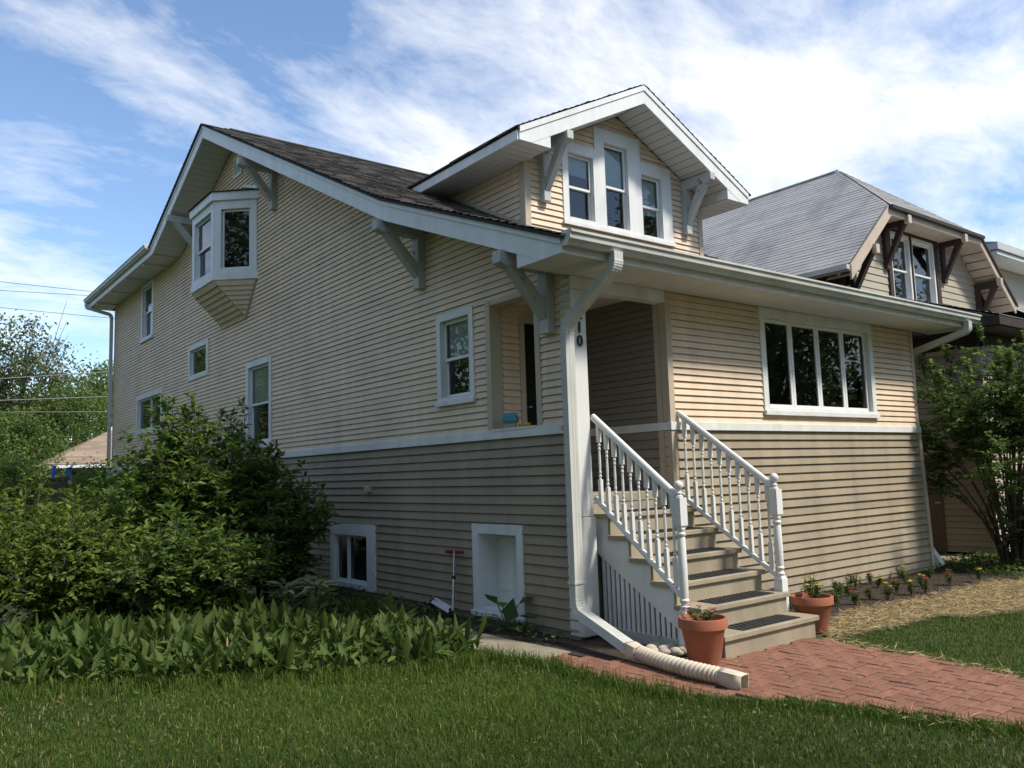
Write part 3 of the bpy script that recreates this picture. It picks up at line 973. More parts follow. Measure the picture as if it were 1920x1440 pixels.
MB(SIDE).prism([(0.625, 7.105), (0.625, 6.975), (0.69, 6.97), (0.745, 7.02), (0.762, 7.08), (0.762, 7.11)], 13.545, 13.552, 'u').build('end_cap', 'gutter_metal', g2)


def rib_profile(w, h, ribs=5):
    pts = []
    for i in range(ribs * 2 + 1):
        x = -w / 2 + w * i / (ribs * 2)
        pts.append((x, -h / 2 + (0.005 if i % 2 else 0)))
    for i in range(5):
        pts.append((w / 2 - (0.004 if i % 2 else 0), -h / 2 + h * (i + 1) / 6))
    for i in range(ribs * 2 + 1):
        x = w / 2 - w * i / (ribs * 2)
        pts.append((x, h / 2 - (0.005 if i % 2 else 0)))
    for i in range(5):
        pts.append((-w / 2 + (0.004 if i % 2 else 0), h / 2 - h * (i + 1) / 6))
    return pts


def bend(path, r=0.12, k=6):
    """round the corners of a polyline, with small ridges in the elbows"""
    out, sc = [Vector(path[0])], [1.0]
    for i in range(1, len(path) - 1):
        p0, p1, p2 = Vector(path[i - 1]), Vector(path[i]), Vector(path[i + 1])
        rr = min(r, (p1 - p0).length * 0.45, (p2 - p1).length * 0.45)
        a, b = p1 + (p0 - p1).normalized() * rr, p1 + (p2 - p1).normalized() * rr
        for j in range(k * 2 + 1):
            t = j / (k * 2)
            out.append((a * (1 - t) ** 2 + p1 * 2 * t * (1 - t) + b * t * t))
            sc.append(1.03 if j % 2 else 0.97)
    out.append(Vector(path[-1])); sc.append(1.0)
    return out, sc


def downspout(path, up, w=0.105, h=0.08, label=None):
    p, s = bend(path)
    o = MB().sweep(rib_profile(w, h), p, up=up, scales=s).build('downspout', 'gutter_metal', house, label=label)
    return o


d1 = downspout([(-0.02, -0.69, 3.645), (-0.02, -0.69, 3.50), (-0.155, -0.115, 3.045), (-0.155, -0.115, 0.30), (-0.345, -1.0, 0.095)], (-1, 0.01, 0.0), w=0.085, h=0.115, label='white downspout beside the numbered porch post')
MB().box(-0.225, -0.085, -0.06, 0.0, 2.0, 2.05).box(-0.222, -0.088, -0.165, -0.06, 0.55, 0.575).build('strap', 'gutter_metal', d1)
downspout([(7.32, -0.69, 3.645), (7.32, -0.69, 3.50), (7.06, 0.14, 3.22), (7.09, 0.14, 0.45), (7.16, -0.08, 0.04)], (-1, 0.01, 0.0), w=0.085, h=0.105)
downspout([(-0.69, 20.35, 7.0), (-0.69, 20.35, 6.86), (-0.09, 19.93, 6.62), (-0.09, 19.93, 0.2), (-0.25, 19.93, 0.1)], (0, 1, 0.01), w=0.085, h=0.10)

# ---- front dormer
DY = 2.60
DOR = Fr((0, DY, 0), (1, 0, 0), (0, -1, 0))
DX0, DX1, DXC = 1.60, 5.40, 3.50
ZDR, S_D, DF = 7.37, 0.505, 0.56
ZDS = 5.955


def zd(x):
    return ZDR - S_D * abs(x - DXC)


def dor_lim(z):
    if z <= zd(DX0) - 0.285:
        return (DX0, DX1)
    h = max(0.0, (ZDR - 0.285 - z) / S_D)
    return (DXC - h, DXC + h)


dw = [((2.30, 2.966, 5.18, 6.44), (2.415, 2.925, 5.30, 6.285)), ((2.966, 3.961, 5.18, 6.80), (3.17, 3.67, 5.285, 6.60)), ((3.961, 4.667, 5.18, 6.46), (3.965 + 0.005, 4.433, 5.27, 6.26))]
dwall = sheet(DOR, 'wall', 'interior', house, dor_lim, [4.6, zd(DX0) - 0.285, 7.08])
siding(DOR, dwall, 4.90, 7.08, 0.0905, dor_lim, [a for a, b in dw], 'siding_upper', d=0.019)
for i, (o_, i_) in enumerate(dw):
    window(DOR, house, o_, i_, 'double', blind=(0.30, 0.53, 0.62)[i], sill=False, split=(0.49, 0.49, 0.50)[i], label=('left dormer window in a white casing', 'taller middle dormer window in a raised white casing', 'right dormer window in a white casing')[i])
MB(DOR).box(2.28, 4.69, 0.03, 0.055, 5.17, 5.235).build('window_sill', 'white_paint', house, bevel=0.004)
for a, b in ((DX0 - 0.02, DX0 + 0.085), (DX1 - 0.085, DX1 + 0.02)):
    MB(DOR).box(a, b, -0.10, 0.024, 4.95, ZDS).build('corner_board', 'siding_trim', house, bevel=0.004)
# cheeks
for x, sg in ((DX0, -1), (DX1, 1)):
    CH = Fr((x, 0, 0), (0, 1, 0), (sg, 0, 0))
    lim = lambda z: (DY + 0.08, max(DY + 0.09, YK + (z - ZK) / S_UP))
    cw = MB(CH).quad((DY + 0.06, -0.05, 4.9), (DY + 0.06, -0.05, 6.1), (4.75, -0.05, 6.1), (2.67, -0.05, 4.9)).build('wall', 'interior', house)
    siding(CH, cw, 5.06, ZDS, 0.0905, lim, [], 'siding_upper', d=0.014)
    MB(CH).beam((DY, 0.012, 5.0 + 0.04), (4.5, 0.012, ZK + S_UP * (4.5 - YK) + 0.035), 0.02, 0.06, up=(0, -0.45, 0.9)).build('flashing', 'siding_trim', house)
# roof
dd = MB()
ye, yr = YK + (zd(1.03) - ZK) / S_UP, YK + (ZDR - ZK) / S_UP
for sx in (-1, 1):
    xe = DXC + sx * 2.47
    zt = zd(xe)
    dd.quad((xe, 2.0, zt), (DXC, 2.0, ZDR), (DXC, yr, ZDR), (xe, ye, zt))
    dd.quad((xe, 2.0, zt - 0.035), (DXC, 2.0, ZDR - 0.035), (DXC, yr, ZDR - 0.035), (xe, ye, zt - 0.035))
    dd.quad((xe, 2.0, zt - 0.035), (xe, 2.0, zt), (DXC, 2.0, ZDR), (DXC, 2.0, ZDR - 0.035))
    dd.quad((xe, 2.0, zt - 0.035), (xe, 2.0, zt), (xe, ye, zt), (xe, ye, zt - 0.035))
droof = dd.build('roof', 'roof_edge', house, label='small gabled roof over the front dormer')
for sx in (-1, 1):
    xe = DXC + sx * 2.50
    zt = zd(xe) + e
    shingle_slope('shingles', droof, 'shingle', (xe, 1.985, zt), (xe, ye, zt), (DXC, 1.985, ZDR + e), (DXC, yr, ZDR + e), lift=0.013, jit=0.012)
# rake boards on the dormer gable
for sx in (-1, 1):
    xe = DXC + sx * 2.44
    xu = DXC + sx * (ZDR - 0.285 - ZDS) / S_D
    pl = [(xe, zd(xe) - 0.005), (DXC, ZDR - 0.005), (DXC, ZDR - 0.285), (xu, ZDS), (xe, ZDS)]
    fb = MB(DOR).prism(pl, DF, DF + 0.03, 'n').build('rake_board', 'white_paint', house, fix=True)
    MB(DOR).prism([(xe, zd(xe) - 0.004), (DXC, ZDR - 0.004), (DXC, ZDR - 0.085), (xe, zd(xe) - 0.085)], DF + 0.03, DF + 0.046, 'n').build('rake_moulding', 'white_paint', fb, fix=True)
    xw = DX0 if sx < 0 else DX1
    MB(DOR).prism([(xu, ZDS), (xw, ZDS), (xw, zd(xw) - 0.283)], DF - 0.002, DF + 0.026, 'n').build('eave_return', 'white_paint', house, fix=True)
    MB(DOR).quad((xw, 0.0, ZDS), (xw, DF, ZDS), (xw, DF, zd(xw) - 0.283), (xw, 0.0, zd(xw) - 0.283)).build('eave_return', 'white_paint', house)
    # eave fascia running back into the main roof
    y1, y2 = YK + (ZDS - ZK) / S_UP, YK + (zd(xe) - 0.02 - ZK) / S_UP
    xa, xb = (xe - 0.025, xe) if sx < 0 else (xe, xe + 0.025)
    MB(Fr((0, 0, 0), (1, 0, 0), (0, 1, 0))).prism([(2.03, ZDS), (y1, ZDS), (y2, zd(xe) - 0.02), (2.03, zd(xe) - 0.02)], xa, xb, 'u').build('fascia_board', 'white_paint', house, fix=True)
    # horizontal eave soffit
    x0_, x1_ = min(xe, xw), max(xe, xw)
    es = MB().quad((x0_, 2.04, ZDS + 0.012), (x1_, 2.04, ZDS + 0.012), (x1_, 4.55, ZDS + 0.012), (x0_, 4.55, ZDS + 0.012)).build('soffit', 'roof_edge', house)
    for i in range(17):
        MB().box(x0_, x1_, 2.04 + i * 0.148, 2.04 + i * 0.148 + 0.138, ZDS, ZDS + 0.008).build('soffit_panel', 'white_soffit', es)
    # sloping rake soffit
    rso = MB(DOR).quad((xu, 0.0, zd(xu) - 0.265), (xu, DF, zd(xu) - 0.265), (DXC, DF, ZDR - 0.265), (DXC, 0.0, ZDR - 0.265)).build('soffit', 'roof_edge', house)
    xs, nn_ = (xw, 15)
    for i in range(nn_):
        a, b = xs + (DXC - xs) * i / nn_, xs + (DXC - xs) * (i + 1) / nn_ - (0.008 if sx < 0 else -0.008)
        mb = MB(DOR)
        mb.quad((a, 0.016, zd(a) - 0.277), (a, DF - 0.001, zd(a) - 0.277), (b, DF - 0.001, zd(b) - 0.277), (b, 0.016, zd(b) - 0.277))
        mb.quad((a, 0.016, zd(a) - 0.277), (a, DF - 0.001, zd(a) - 0.277), (a, DF - 0.001, zd(a) - 0.266), (a, 0.016, zd(a) - 0.266))
        mb.build('soffit_panel', 'white_soffit', rso)


# ---- timber knee braces
def bracket(fr, u, zb, zt, reach, w=0.145, label=None):
    p = MB(fr).box(u - w / 2, u + w / 2, 0.0, 0.11, zb, zt).build('bracket', 'aged_paint', house, bevel=0.006, fix=True)
    if label: p['label'] = label
    MB(fr).prism([(0.111, zt - 0.15), (0.111, zt), (reach + 0.02, zt), (reach + 0.09, zt - 0.01), (reach + 0.09, zt - 0.13), (reach, zt - 0.16)], u - w / 2 + 0.005, u + w / 2 - 0.005, 'u').build('bracket_arm', 'aged_paint', p, bevel=0.006, fix=True)
    MB(fr).prism([(0.112, zb + 0.14), (0.112, zb + 0.32), (reach - 0.18, zt - 0.151), (reach - 0.02, zt - 0.151)], u - w / 2 + 0.015, u + w / 2 - 0.015, 'u').build('bracket_brace', 'aged_paint', p, bevel=0.006, fix=True)


bracket(SIDE, 11.98, 6.55, 7.37, 0.60)
bracket(SIDE, 7.62, 6.37, 7.20, 0.60)
bracket(SIDE, 2.76, 3.97, 4.78, 0.60)
bracket(SIDE, 0.29, 3.01, 3.80, 0.60, label='peeling timber brace above the porch opening')
bracket(DOR, 1.93, 5.42, 6.285, 0.54, w=0.125)
bracket(DOR, 4.985, 5.42, 6.32, 0.54, w=0.125)

# ---- side bay window
bay = MB(SIDE)
bu = [(8.52, 0.0), (9.08, 0.60), (10.37, 0.60), (10.93, 0.0)]
core = [(8.62, 0.0), (9.12, 0.50), (10.33, 0.50), (10.83, 0.0)]
bay.prism(core, 5.30, 6.95, 'z')
bayo = bay.build('bay_window', 'interior', house, fix=True, label='white bay window corbelled out from the side wall')
c3 = Fr((-0.60, 0, 0), (0, 1, 0), (-1, 0, 0))
lr = math.hypot(0.56, 0.60)
dr_ = Vector((-0.60, 0.56, 0)).normalized()
cr_ = Fr((0, 8.52, 0), tuple(dr_), (-0.56 / lr, -0.60 / lr, 0))
dl_ = Vector((0.60, 0.56, 0)).normalized()
cl_ = Fr((-0.60, 10.37, 0), tuple(dl_), (-0.56 / lr, 0.60 / lr, 0))
window(c3, house, (9.08, 10.37, 5.35, 6.86), (9.23, 10.22, 5.54, 6.68), 'double', sill=False, back=-0.075)
window(cr_, house, (0.0, lr, 5.35, 6.86), (0.13, lr - 0.13, 5.54, 6.68), 'fixed', sill=False, back=-0.075)
window(cl_, house, (0.0, lr, 5.35, 6.86), (0.13, lr - 0.13, 5.54, 6.68), 'fixed', sill=False, back=-0.075)
for a_, b_, z0_, z1_, off in ((0, 0, 5.33, 5.47, 0.045), (0, 0, 6.84, 7.0, 0.075)):
    k = off
    pl = [(8.52 - k * 1.2, 0.0), (9.08 - k * 0.45, 0.60 + k), (10.37 + k * 0.45, 0.60 + k), (10.93 + k * 1.2, 0.0)]
    MB(SIDE).prism(pl, z0_, z1_, 'z').build('bay_moulding', 'white_paint', bayo, bevel=0.004, fix=True)
br = MB(SIDE)
ev = [(8.38, 0.0, 7.0), (9.03, 0.71, 7.0), (10.42, 0.71, 7.0), (11.07, 0.0, 7.0)]
tp_ = [(9.18, 0.0, 7.25), (10.27, 0.0, 7.25)]
br.quad(ev[0], ev[1], tp_[0]).quad(ev[1], ev[2], tp_[1], tp_[0]).quad(ev[2], ev[3], tp_[1])
br.quad(*[(a, b, 7.003) for a, b, c in ev])
br.build('bay_roof', 'roof_edge', bayo)
MB(SIDE).beam((8.40, 0.03, 7.03), (9.18, 0.03, 7.29), 0.035, 0.05).build('bay_flashing', 'white_paint', bayo)


def panel_boards(a0, a1, b0, b1, k, nrm, m, parent):
    """k overlapping boards between edge a0-a1 (top) and b0-b1 (bottom)"""
    a0, a1, b0, b1, nrm = (Vector(v) for v in (a0, a1, b0, b1, nrm))
    for i in range(k):
        t0, t1 = i / k, (i + 1) / k
        p, q = a0.lerp(b0, t0), a1.lerp(b1, t0)
        r_, s_ = a0.lerp(b0, t1) + nrm * 0.03, a1.lerp(b1, t1) + nrm * 0.03
        mb = MB(SIDE)
        mb.quad(p, q, s_, r_)
        mb.quad(r_, s_, a1.lerp(b1, t1) - nrm * 0.004, a0.lerp(b0, t1) - nrm * 0.004)
        mb.build('siding_board', m, parent)


TZ = 4.69
panel_boards((9.06, 0.62, 5.33), (10.39, 0.62, 5.33), (9.05, 0.01, TZ), (10.35, 0.01, TZ), 8, (0, 0.72, -0.69), 'siding_upper', bayo)
panel_boards((8.53, 0.02, 5.33), (9.06, 0.62, 5.33), (9.03, 0.01, TZ), (9.05, 0.01, TZ), 8, (-0.6, 0.5, -0.6), 'siding_upper', bayo)
panel_boards((10.39, 0.62, 5.33), (10.92, 0.02, 5.33), (10.35, 0.01, TZ), (10.37, 0.01, TZ), 8, (0.6, 0.5, -0.6), 'siding_upper', bayo)
MB(SIDE).beam((8.50, 0.02, 5.33), (9.04, 0.02, TZ - 0.01), 0.03, 0.05, up=(-1, 0, 0)).beam((9.02, 0.015, TZ), (10.39, 0.015, TZ), 0.03, 0.03).build('bay_trim', 'siding_trim', bayo)

# ------------------------------------------------------------------ front stairs
stairs = thing('front_stairs', 'painted porch stairs with turned white railings and slatted side', 'stairs', (0, 0, 0))
NT = 6
RZ = [0.195, 0.39, 0.58, 0.775, 0.975, 1.18, 1.37]
YN = [-1.50 + 0.268 * i for i in range(7)]
SX0, SX1 = 0.27, 1.52
for i in range(NT):
    x0, x1 = (0.20, 1.60) if i == 0 else (SX0 - 0.03, SX1 + 0.05)
    MB().box(x0, x1, YN[i] - 0.03, YN[i + 1] + 0.012, RZ[i] - 0.045, RZ[i]).build('tread', 'concrete_paint', stairs, bevel=0.006)
    zb = RZ[i - 1] + 0.001 if i else -0.02
    MB().box(x0 + 0.035, x1 - 0.035, YN[i], YN[i] + 0.03, zb, RZ[i] - 0.046).build('riser', 'concrete_paint', stairs)
MB().box(SX0, FX - 0.02, YN[6], YN[6] + 0.03, RZ[5] + 0.001, 1.279).build('riser', 'concrete_paint', stairs)
MB().box(0.235, 0.275, -1.47, -1.235, -0.02, 0.149).box(1.525, 1.565, -1.47, -1.235, -0.02, 0.149).build('step_side', 'concrete_paint', stairs)
for xs0, xs1 in ((SX0, SX0 + 0.04), (SX1 - 0.02, SX1 + 0.02)):
    out = [(YN[6] + 0.02, RZ[5] + 0.02)]
    top = []
    for i in range(1, 6):
        top += [(YN[i] + 0.031, RZ[i - 1] + 0.0), (YN[i] + 0.031, RZ[i] - 0.047)]
    # sawtooth top edge going up, straight lower edge
    pts = [(YN[1] + 0.031, 0.05)] + [(YN[1] + 0.031, RZ[1] - 0.047)]
    for i in range(2, 6):
        pts += [(YN[i] + 0.031, RZ[i - 1] - 0.047), (YN[i] + 0.031, RZ[i] - 0.047)]
    pts += [(0.10, RZ[5] - 0.047), (0.10, 0.83), (-1.17, 0.05)]
    MB(Fr((0, 0, 0), (1, 0, 0), (0, 1, 0))).prism(pts, xs0, xs1, 'u').build('stringer', 'white_paint', stairs, fix=True)
# slatted skirt under the left stringer
zl = lambda y: 0.83 + (y - 0.10) * (0.83 - 0.05) / (0.10 + 1.17)
ys = -0.02
k = 0
while ys > -1.03:
    t_ = zl(ys - 0.02) + 0.02
    if t_ > 0.12:
        MB().box(0.276, 0.292, ys - 0.038, ys, 0.085, t_).build('slat', 'white_paint', stairs)
    ys -= 0.062
MB().box(0.262, 0.30, -1.10, 0.06, -0.02, 0.088).build('base_board', 'aged_paint', stairs, bevel=0.004)
MB(Fr((0, 0, 0), (1, 0, 0), (0, 1, 0))).prism([(0.08, 0.0), (0.08, 0.80), (-1.12, 0.06), (-1.12, 0.0)], 0.36, 0.37, 'u').build('skirt_gap_shade', 'interior', stairs)  # near-black sheet, puts shade into the gaps between the slats

# turned railing pieces
BAL = [(0.024, 0.0)]


def baluster(x, y, z0, z1, parent):
    h = z1 - z0
    q = 0.0255 * math.sqrt(2) * 0.72
    mb = MB()
    a, b = z0 + h * 0.30, z1 - h * 0.24
    mb.box(x - 0.018, x + 0.018, y - 0.018, y + 0.018, z0, a)
    mb.box(x - 0.018, x + 0.018, y - 0.018, y + 0.018, b, z1)
    m_ = b - a
    prof = [(0.014, a), (0.010, a + 0.012), (0.017, a + 0.026), (0.017, a + 0.034), (0.010, a + 0.045), (0.013, a + 0.055), (0.016, a + 0.07), (0.012, a + 0.085),
            (0.014, a + m_ * 0.5), (0.011, b - 0.085), (0.016, b - 0.07), (0.012, b - 0.055), (0.010, b - 0.045), (0.017, b - 0.034), (0.017, b - 0.026), (0.010, b - 0.012), (0.014, b)]
    mb.lathe(prof, (x, y, 0), 8)
    mb.build('baluster', 'white_paint', parent)


def newel(x, y, z0, z1, parent):
    mb = MB()
    w = 0.046
    zb, zu0, zu1 = z0 + 0.36, z1 - 0.40, z1 - 0.155
    mb.box(x - w, x + w, y - w, y + w, z0, zb - 0.02)
    mb.lathe([(w * 1.35, zb - 0.02), (w * 0.95, zb + 0.005)], (x, y, 0), 4)
    mb.lathe([(w * 0.95, zu0 - 0.025), (w * 1.38, zu0 + 0.005)], (x, y, 0), 4)
    mb.box(x - w, x + w, y - w, y + w, zu0, zu1)
    m_ = zu0 - zb
    pr = [(0.030, zb), (0.042, zb + 0.015), (0.044, zb + 0.03), (0.032, zb + 0.045), (0.030, zb + 0.055), (0.042, zb + 0.07), (0.044, zb + 0.085), (0.034, zb + 0.10), (0.039, zb + 0.12),
          (0.041, zb + m_ * 0.45), (0.036, zu0 - 0.11), (0.031, zu0 - 0.10), (0.043, zu0 - 0.085), (0.043, zu0 - 0.07), (0.030, zu0 - 0.055), (0.040, zu0 - 0.04), (0.040, zu0 - 0.028), (0.030, zu0 - 0.018)]
    mb.lathe(pr, (x, y, 0), 14)
    r = 0.043
    pr = [(0.036, zu1), (0.036, zu1 + 0.016), (0.022, zu1 + 0.024), (0.030, zu1 + 0.036), (0.030, zu1 + 0.044), (0.017, zu1 + 0.056)]
    zc = z1 - r
    for j in range(9):
        an = -math.pi / 2 + 0.5 + (math.pi - 0.55) * j / 8
        pr.append((r * math.cos(an), zc + r * math.sin(an)))
    mb.lathe(pr, (x, y, 0), 14)
    mb.build('newel_post', 'white_paint', parent, smooth='auto')


def railing(x0, y0, zt0, zb0, x1, y1, zt1, zb1, nz0, nz1, count):
    """from the house (0) down to the newel (1)"""
    mb = MB()
    prof = [(-0.034, -0.022), (0.034, -0.022), (0.034, -0.008), (0.026, 0.0), (0.03, 0.012), (0.022, 0.028), (0.0, 0.034), (-0.022, 0.028), (-0.03, 0.012), (-0.026, 0.0), (-0.034, -0.008)]
    mb.sweep(prof, [(x0, y0, zt0), (x1, y1 + 0.03, zt1)])
    hr = mb.build('handrail', 'white_paint', stairs)
    MB().sweep([(-0.026, -0.018), (0.026, -0.018), (0.026, 0.006), (0.018, 0.018), (-0.018, 0.018), (-0.026, 0.006)], [(x0, y0, zb0), (x1, y1 + 0.03, zb1)]).build('bottom_rail', 'white_paint', hr)
    for i in range(count):
        t = (i + 0.75) / (count + 0.55)
        X, Y = x0 + (x1 - x0) * t, y0 + (y1 - y0) * t
        baluster(X, Y, zb0 + (zb1 - zb0) * t + 0.004, zt0 + (zt1 - zt0) * t - 0.012, hr)
    newel(x1, y1, nz0, nz1, hr)
    return hr


railing(0.235, -0.015, 2.145, 1.335, 0.255, -1.07, 1.355, 0.48, 0.0, 1.495, 10)
railing(1.525, -0.01, 2.215, 1.32, 1.56, -1.165, 1.405, 0.53, 0.17, 1.525, 10)

# ---- black mats, one on each step
ORD = ['bottom step', 'second step from the ground', 'third step from the ground', 'fourth step from the ground', 'fifth step from the ground', 'top step below the porch floor']
for i in range(6):
    x0, x1 = 0.52, 1.37
    y0, y1 = YN[i] + 0.018, YN[i + 1] - 0.02
    mb = MB().box(x0, x1, y0, y1, RZ[i], RZ[i] + 0.008)
    nx, ny = 13, 4
    for a in range(nx):
        for b in range(ny):
            cx, cy = x0 + (x1 - x0) * (a + 0.5 + (0.25 if b % 2 else -0.25)) / nx, y0 + (y1 - y0) * (b + 0.5) / ny
            rx, ry = 0.021, 0.022
            if abs(cx - (x0 + x1) / 2) > (x1 - x0) / 2 - 0.025:
                continue
            mb.prism([(cx - rx, cy), (cx - rx * 0.4, cy - ry), (cx + rx * 0.4, cy - ry), (cx + rx, cy), (cx + rx * 0.4, cy + ry), (cx - rx * 0.4, cy + ry)], RZ[i] + 0.0081, RZ[i] + 0.0125, 'z')
    mb.build('stair_mat', 'rubber', None, label='black rubber mat on the ' + ORD[i] + ' of the porch stairs', cat='mat', group='rubber mats on the stairs')

# ------------------------------------------------------------------ brick path
path_poly = [(-0.83, -0.45), (-0.62, -0.36), (-0.48, -0.62), (-0.40, -0.95), (-0.25, -1.22), (-0.05, -1.40), (0.16, -1.44), (1.56, -1.44), (1.46, -1.70), (1.40, -2.18), (1.34, -2.67), (1.27, -3.1),
             (1.20, -3.5), (1.12, -4.2), (1.05, -8.0), (0.0, -8.0), (0.14, -3.9), (-0.05, -3.52), (-0.18, -3.24), (-0.27, -2.92), (-0.40, -2.55), (-0.60, -2.36), (-0.80, -1.98), (-0.90, -1.46), (-0.92, -1.0)]
pm = MB().prism([(x, y) for x, y in path_poly], -0.06, -0.004, 'z')
bpath = pm.build('path', 'sand_joint', kind='structure')
u = 0.096
bm_cache = {}


def brick_mesh(horizontal, var):
    key = (horizontal, var)
    if key not in bm_cache:
        l, w = (2 * u - 0.009, u - 0.009)
        if not horizontal:
            l, w = w, l
        rr = random.Random(var)
        h = [0.012 + rr.uniform(-0.003, 0.003) for _ in range(4)]
        b = 0.004
        V = [(-l / 2, -w / 2, -0.04), (l / 2, -w / 2, -0.04), (l / 2, w / 2, -0.04), (-l / 2, w / 2, -0.04),
             (-l / 2, -w / 2, h[0] - b), (l / 2, -w / 2, h[1] - b), (l / 2, w / 2, h[2] - b), (-l / 2, w / 2, h[3] - b),
             (-l / 2 + b, -w / 2 + b, h[0]), (l / 2 - b, -w / 2 + b, h[1]), (l / 2 - b, w / 2 - b, h[2]), (-l / 2 + b, w / 2 - b, h[3])]
        F = [(8, 9, 10, 11)]
        for a in range(4):
            c = (a + 1) % 4
            F += [(a, c, 4 + c, 4 + a), (4 + a, 4 + c, 8 + c, 8 + a)]
        me = bpy.data.meshes.new('brick'); me.from_pydata(V, [], F)
        me.materials.append(MATS['brick'])
        bm_cache[key] = me
    return bm_cache[key]


bl = []
for i in range(-16, 22):
    for j in range(-88, 0):
        kk = (i - j) % 4
        if kk == 0:
            c, hz = ((i + 1) * u, (j + 0.5) * u), True
        elif kk == 3:
            c, hz = ((i + 0.5) * u, (j + 1) * u), False
        else:
            continue
        bl.append((c, hz))
cx = np.array([b[0][0] for b in bl]); cy = np.array([b[0][1] for b in bl])
ok = in_poly(cx, cy, path_poly)
bl = [b for b, q in zip(bl, ok) if q]
bl.sort(key=lambda b: (b[0][0] + 5.455) ** 2 + (b[0][1] + 6.015) ** 2 + (1000 if b[0][1] < -4.3 else 0))
restv, restf = [], []
for i, (c, hz) in enumerate(bl):
    me = brick_mesh(hz, i % 9)
    if i < 300:
        o = bpy.data.objects.new('brick', me); col.objects.link(o)
        o.location = (c[0], c[1], random.uniform(-0.003, 0.003)); o.rotation_euler = (0, 0, random.gauss(0, 0.012)); o.parent = bpath
    else:
        k0 = len(restv)
        restv += [(v.co.x + c[0], v.co.y + c[1], v.co.z) for v in me.vertices]
        restf += [tuple(k0 + q for q in p.vertices) for p in me.polygons]
if restv:
    me = bpy.data.meshes.new('more_bricks'); me.from_pydata(restv, [], restf)
    link('more_bricks', me, 'brick', bpath, kind='stuff')

# concrete walk beside the house, slab between the houses
walk = MB().prism([(-1.02, 6.5), (-0.52, 6.5), (-0.50, 0.46), (-0.46, -0.11), (-0.46, -0.34), (-0.62, -0.35), (-0.82, -0.44), (-0.94, -0.20), (-1.0, 0.3)], -0.06, 0.004, 'z')
walk.build('side_walk', 'concrete', kind='structure')
MB().box(7.75, 9.05, 0.25, 20, -0.06, 0.012).build('gangway', 'concrete', kind='structure')

# ------------------------------------------------------------------ flexible drain pipe
cp = [Vector(p) for p in ((-0.34, -1.0, 0.095), (-0.37, -1.15, 0.082), (-0.42, -1.38, 0.076), (-0.46, -1.62, 0.076), (-0.475, -1.85, 0.075), (-0.465, -2.02, 0.072))]


def catmull(P, k):
    out = []
    for i in range(len(P) - 1):
        p0, p1, p2, p3 = P[max(i - 1, 0)], P[i], P[i + 1], P[min(i + 2, len(P) - 1)]
        for j in range(k):
            t = j / k
            out.append(0.5 * ((2 * p1) + (p2 - p0) * t + (2 * p0 - 5 * p1 + 4 * p2 - p3) * t * t + (3 * p1 - p0 - 3 * p2 + p3) * t ** 3))
    out.append(P[-1])
    return out


pipe = thing('drain_pipe', 'cream corrugated drain pipe lying on the brick path', 'pipe', (0, 0, 0))
pp = catmull(cp, 20)
circ = [(math.cos(a) * 0.062, math.sin(a) * 0.062) for a in np.linspace(0, 2 * math.pi, 15)[:-1]]
sc = [(1.08, 1.08, 0.88, 0.88)[i % 4] for i in range(len(pp))]
MB().sweep(circ, pp, scales=sc).build('corrugated_body', 'plastic_pipe', pipe, smooth=True)
sq = [(-0.05, -0.05), (0, -0.053), (0.05, -0.05), (0.053, 0), (0.05, 0.05), (0, 0.053), (-0.05, 0.05), (-0.053, 0)]
rnd8 = [(math.cos(a) * 0.066, math.sin(a) * 0.066) for a in [R(225), R(270), R(315), R(0), R(45), R(90), R(135), R(180)]]


def adapter(p0, p1, p2, p3):
    mb = MB()
    i = len(mb.v)
    rings = [(p0, rnd8, 1.0), (p1, rnd8, 1.02), (p2, sq, 1.05), (p3, sq, 1.0)]
    P = [Vector(r[0]) for r in rings]
    for (p, pr, s_), j in zip(rings, range(4)):
        t = (P[min(j + 1, 3)] - P[max(j - 1, 0)]).normalized()
        sd = t.cross(Vector((0, 0, 1))).normalized(); u2 = sd.cross(t)
        for a, b in pr:
            mb.v.append(Vector(p) + sd * a * s_ + u2 * b * s_)
    for j in range(3):
        for q in range(8):
            q2 = (q + 1) % 8
            mb.f.append((j * 8 + q, j * 8 + q2, (j + 1) * 8 + q2, (j + 1) * 8 + q))
    return mb


ad = adapter((-0.467, -2.01, 0.072), (-0.463, -2.06, 0.07), (-0.458, -2.13, 0.062), (-0.45, -2.20, 0.058)).build('end_adapter', 'plastic_pipe', pipe, smooth='auto')
md = ad.modifiers.new('wall', 'SOLIDIFY'); md.thickness = 0.004
ad = adapter((-0.365, -1.10, 0.084), (-0.355, -1.06, 0.088), (-0.343, -0.99, 0.097), (-0.334, -0.95, 0.105)).build('inlet_adapter', 'plastic_pipe', pipe, smooth='auto')
md = ad.modifiers.new('wall', 'SOLIDIFY'); md.thickness = 0.004

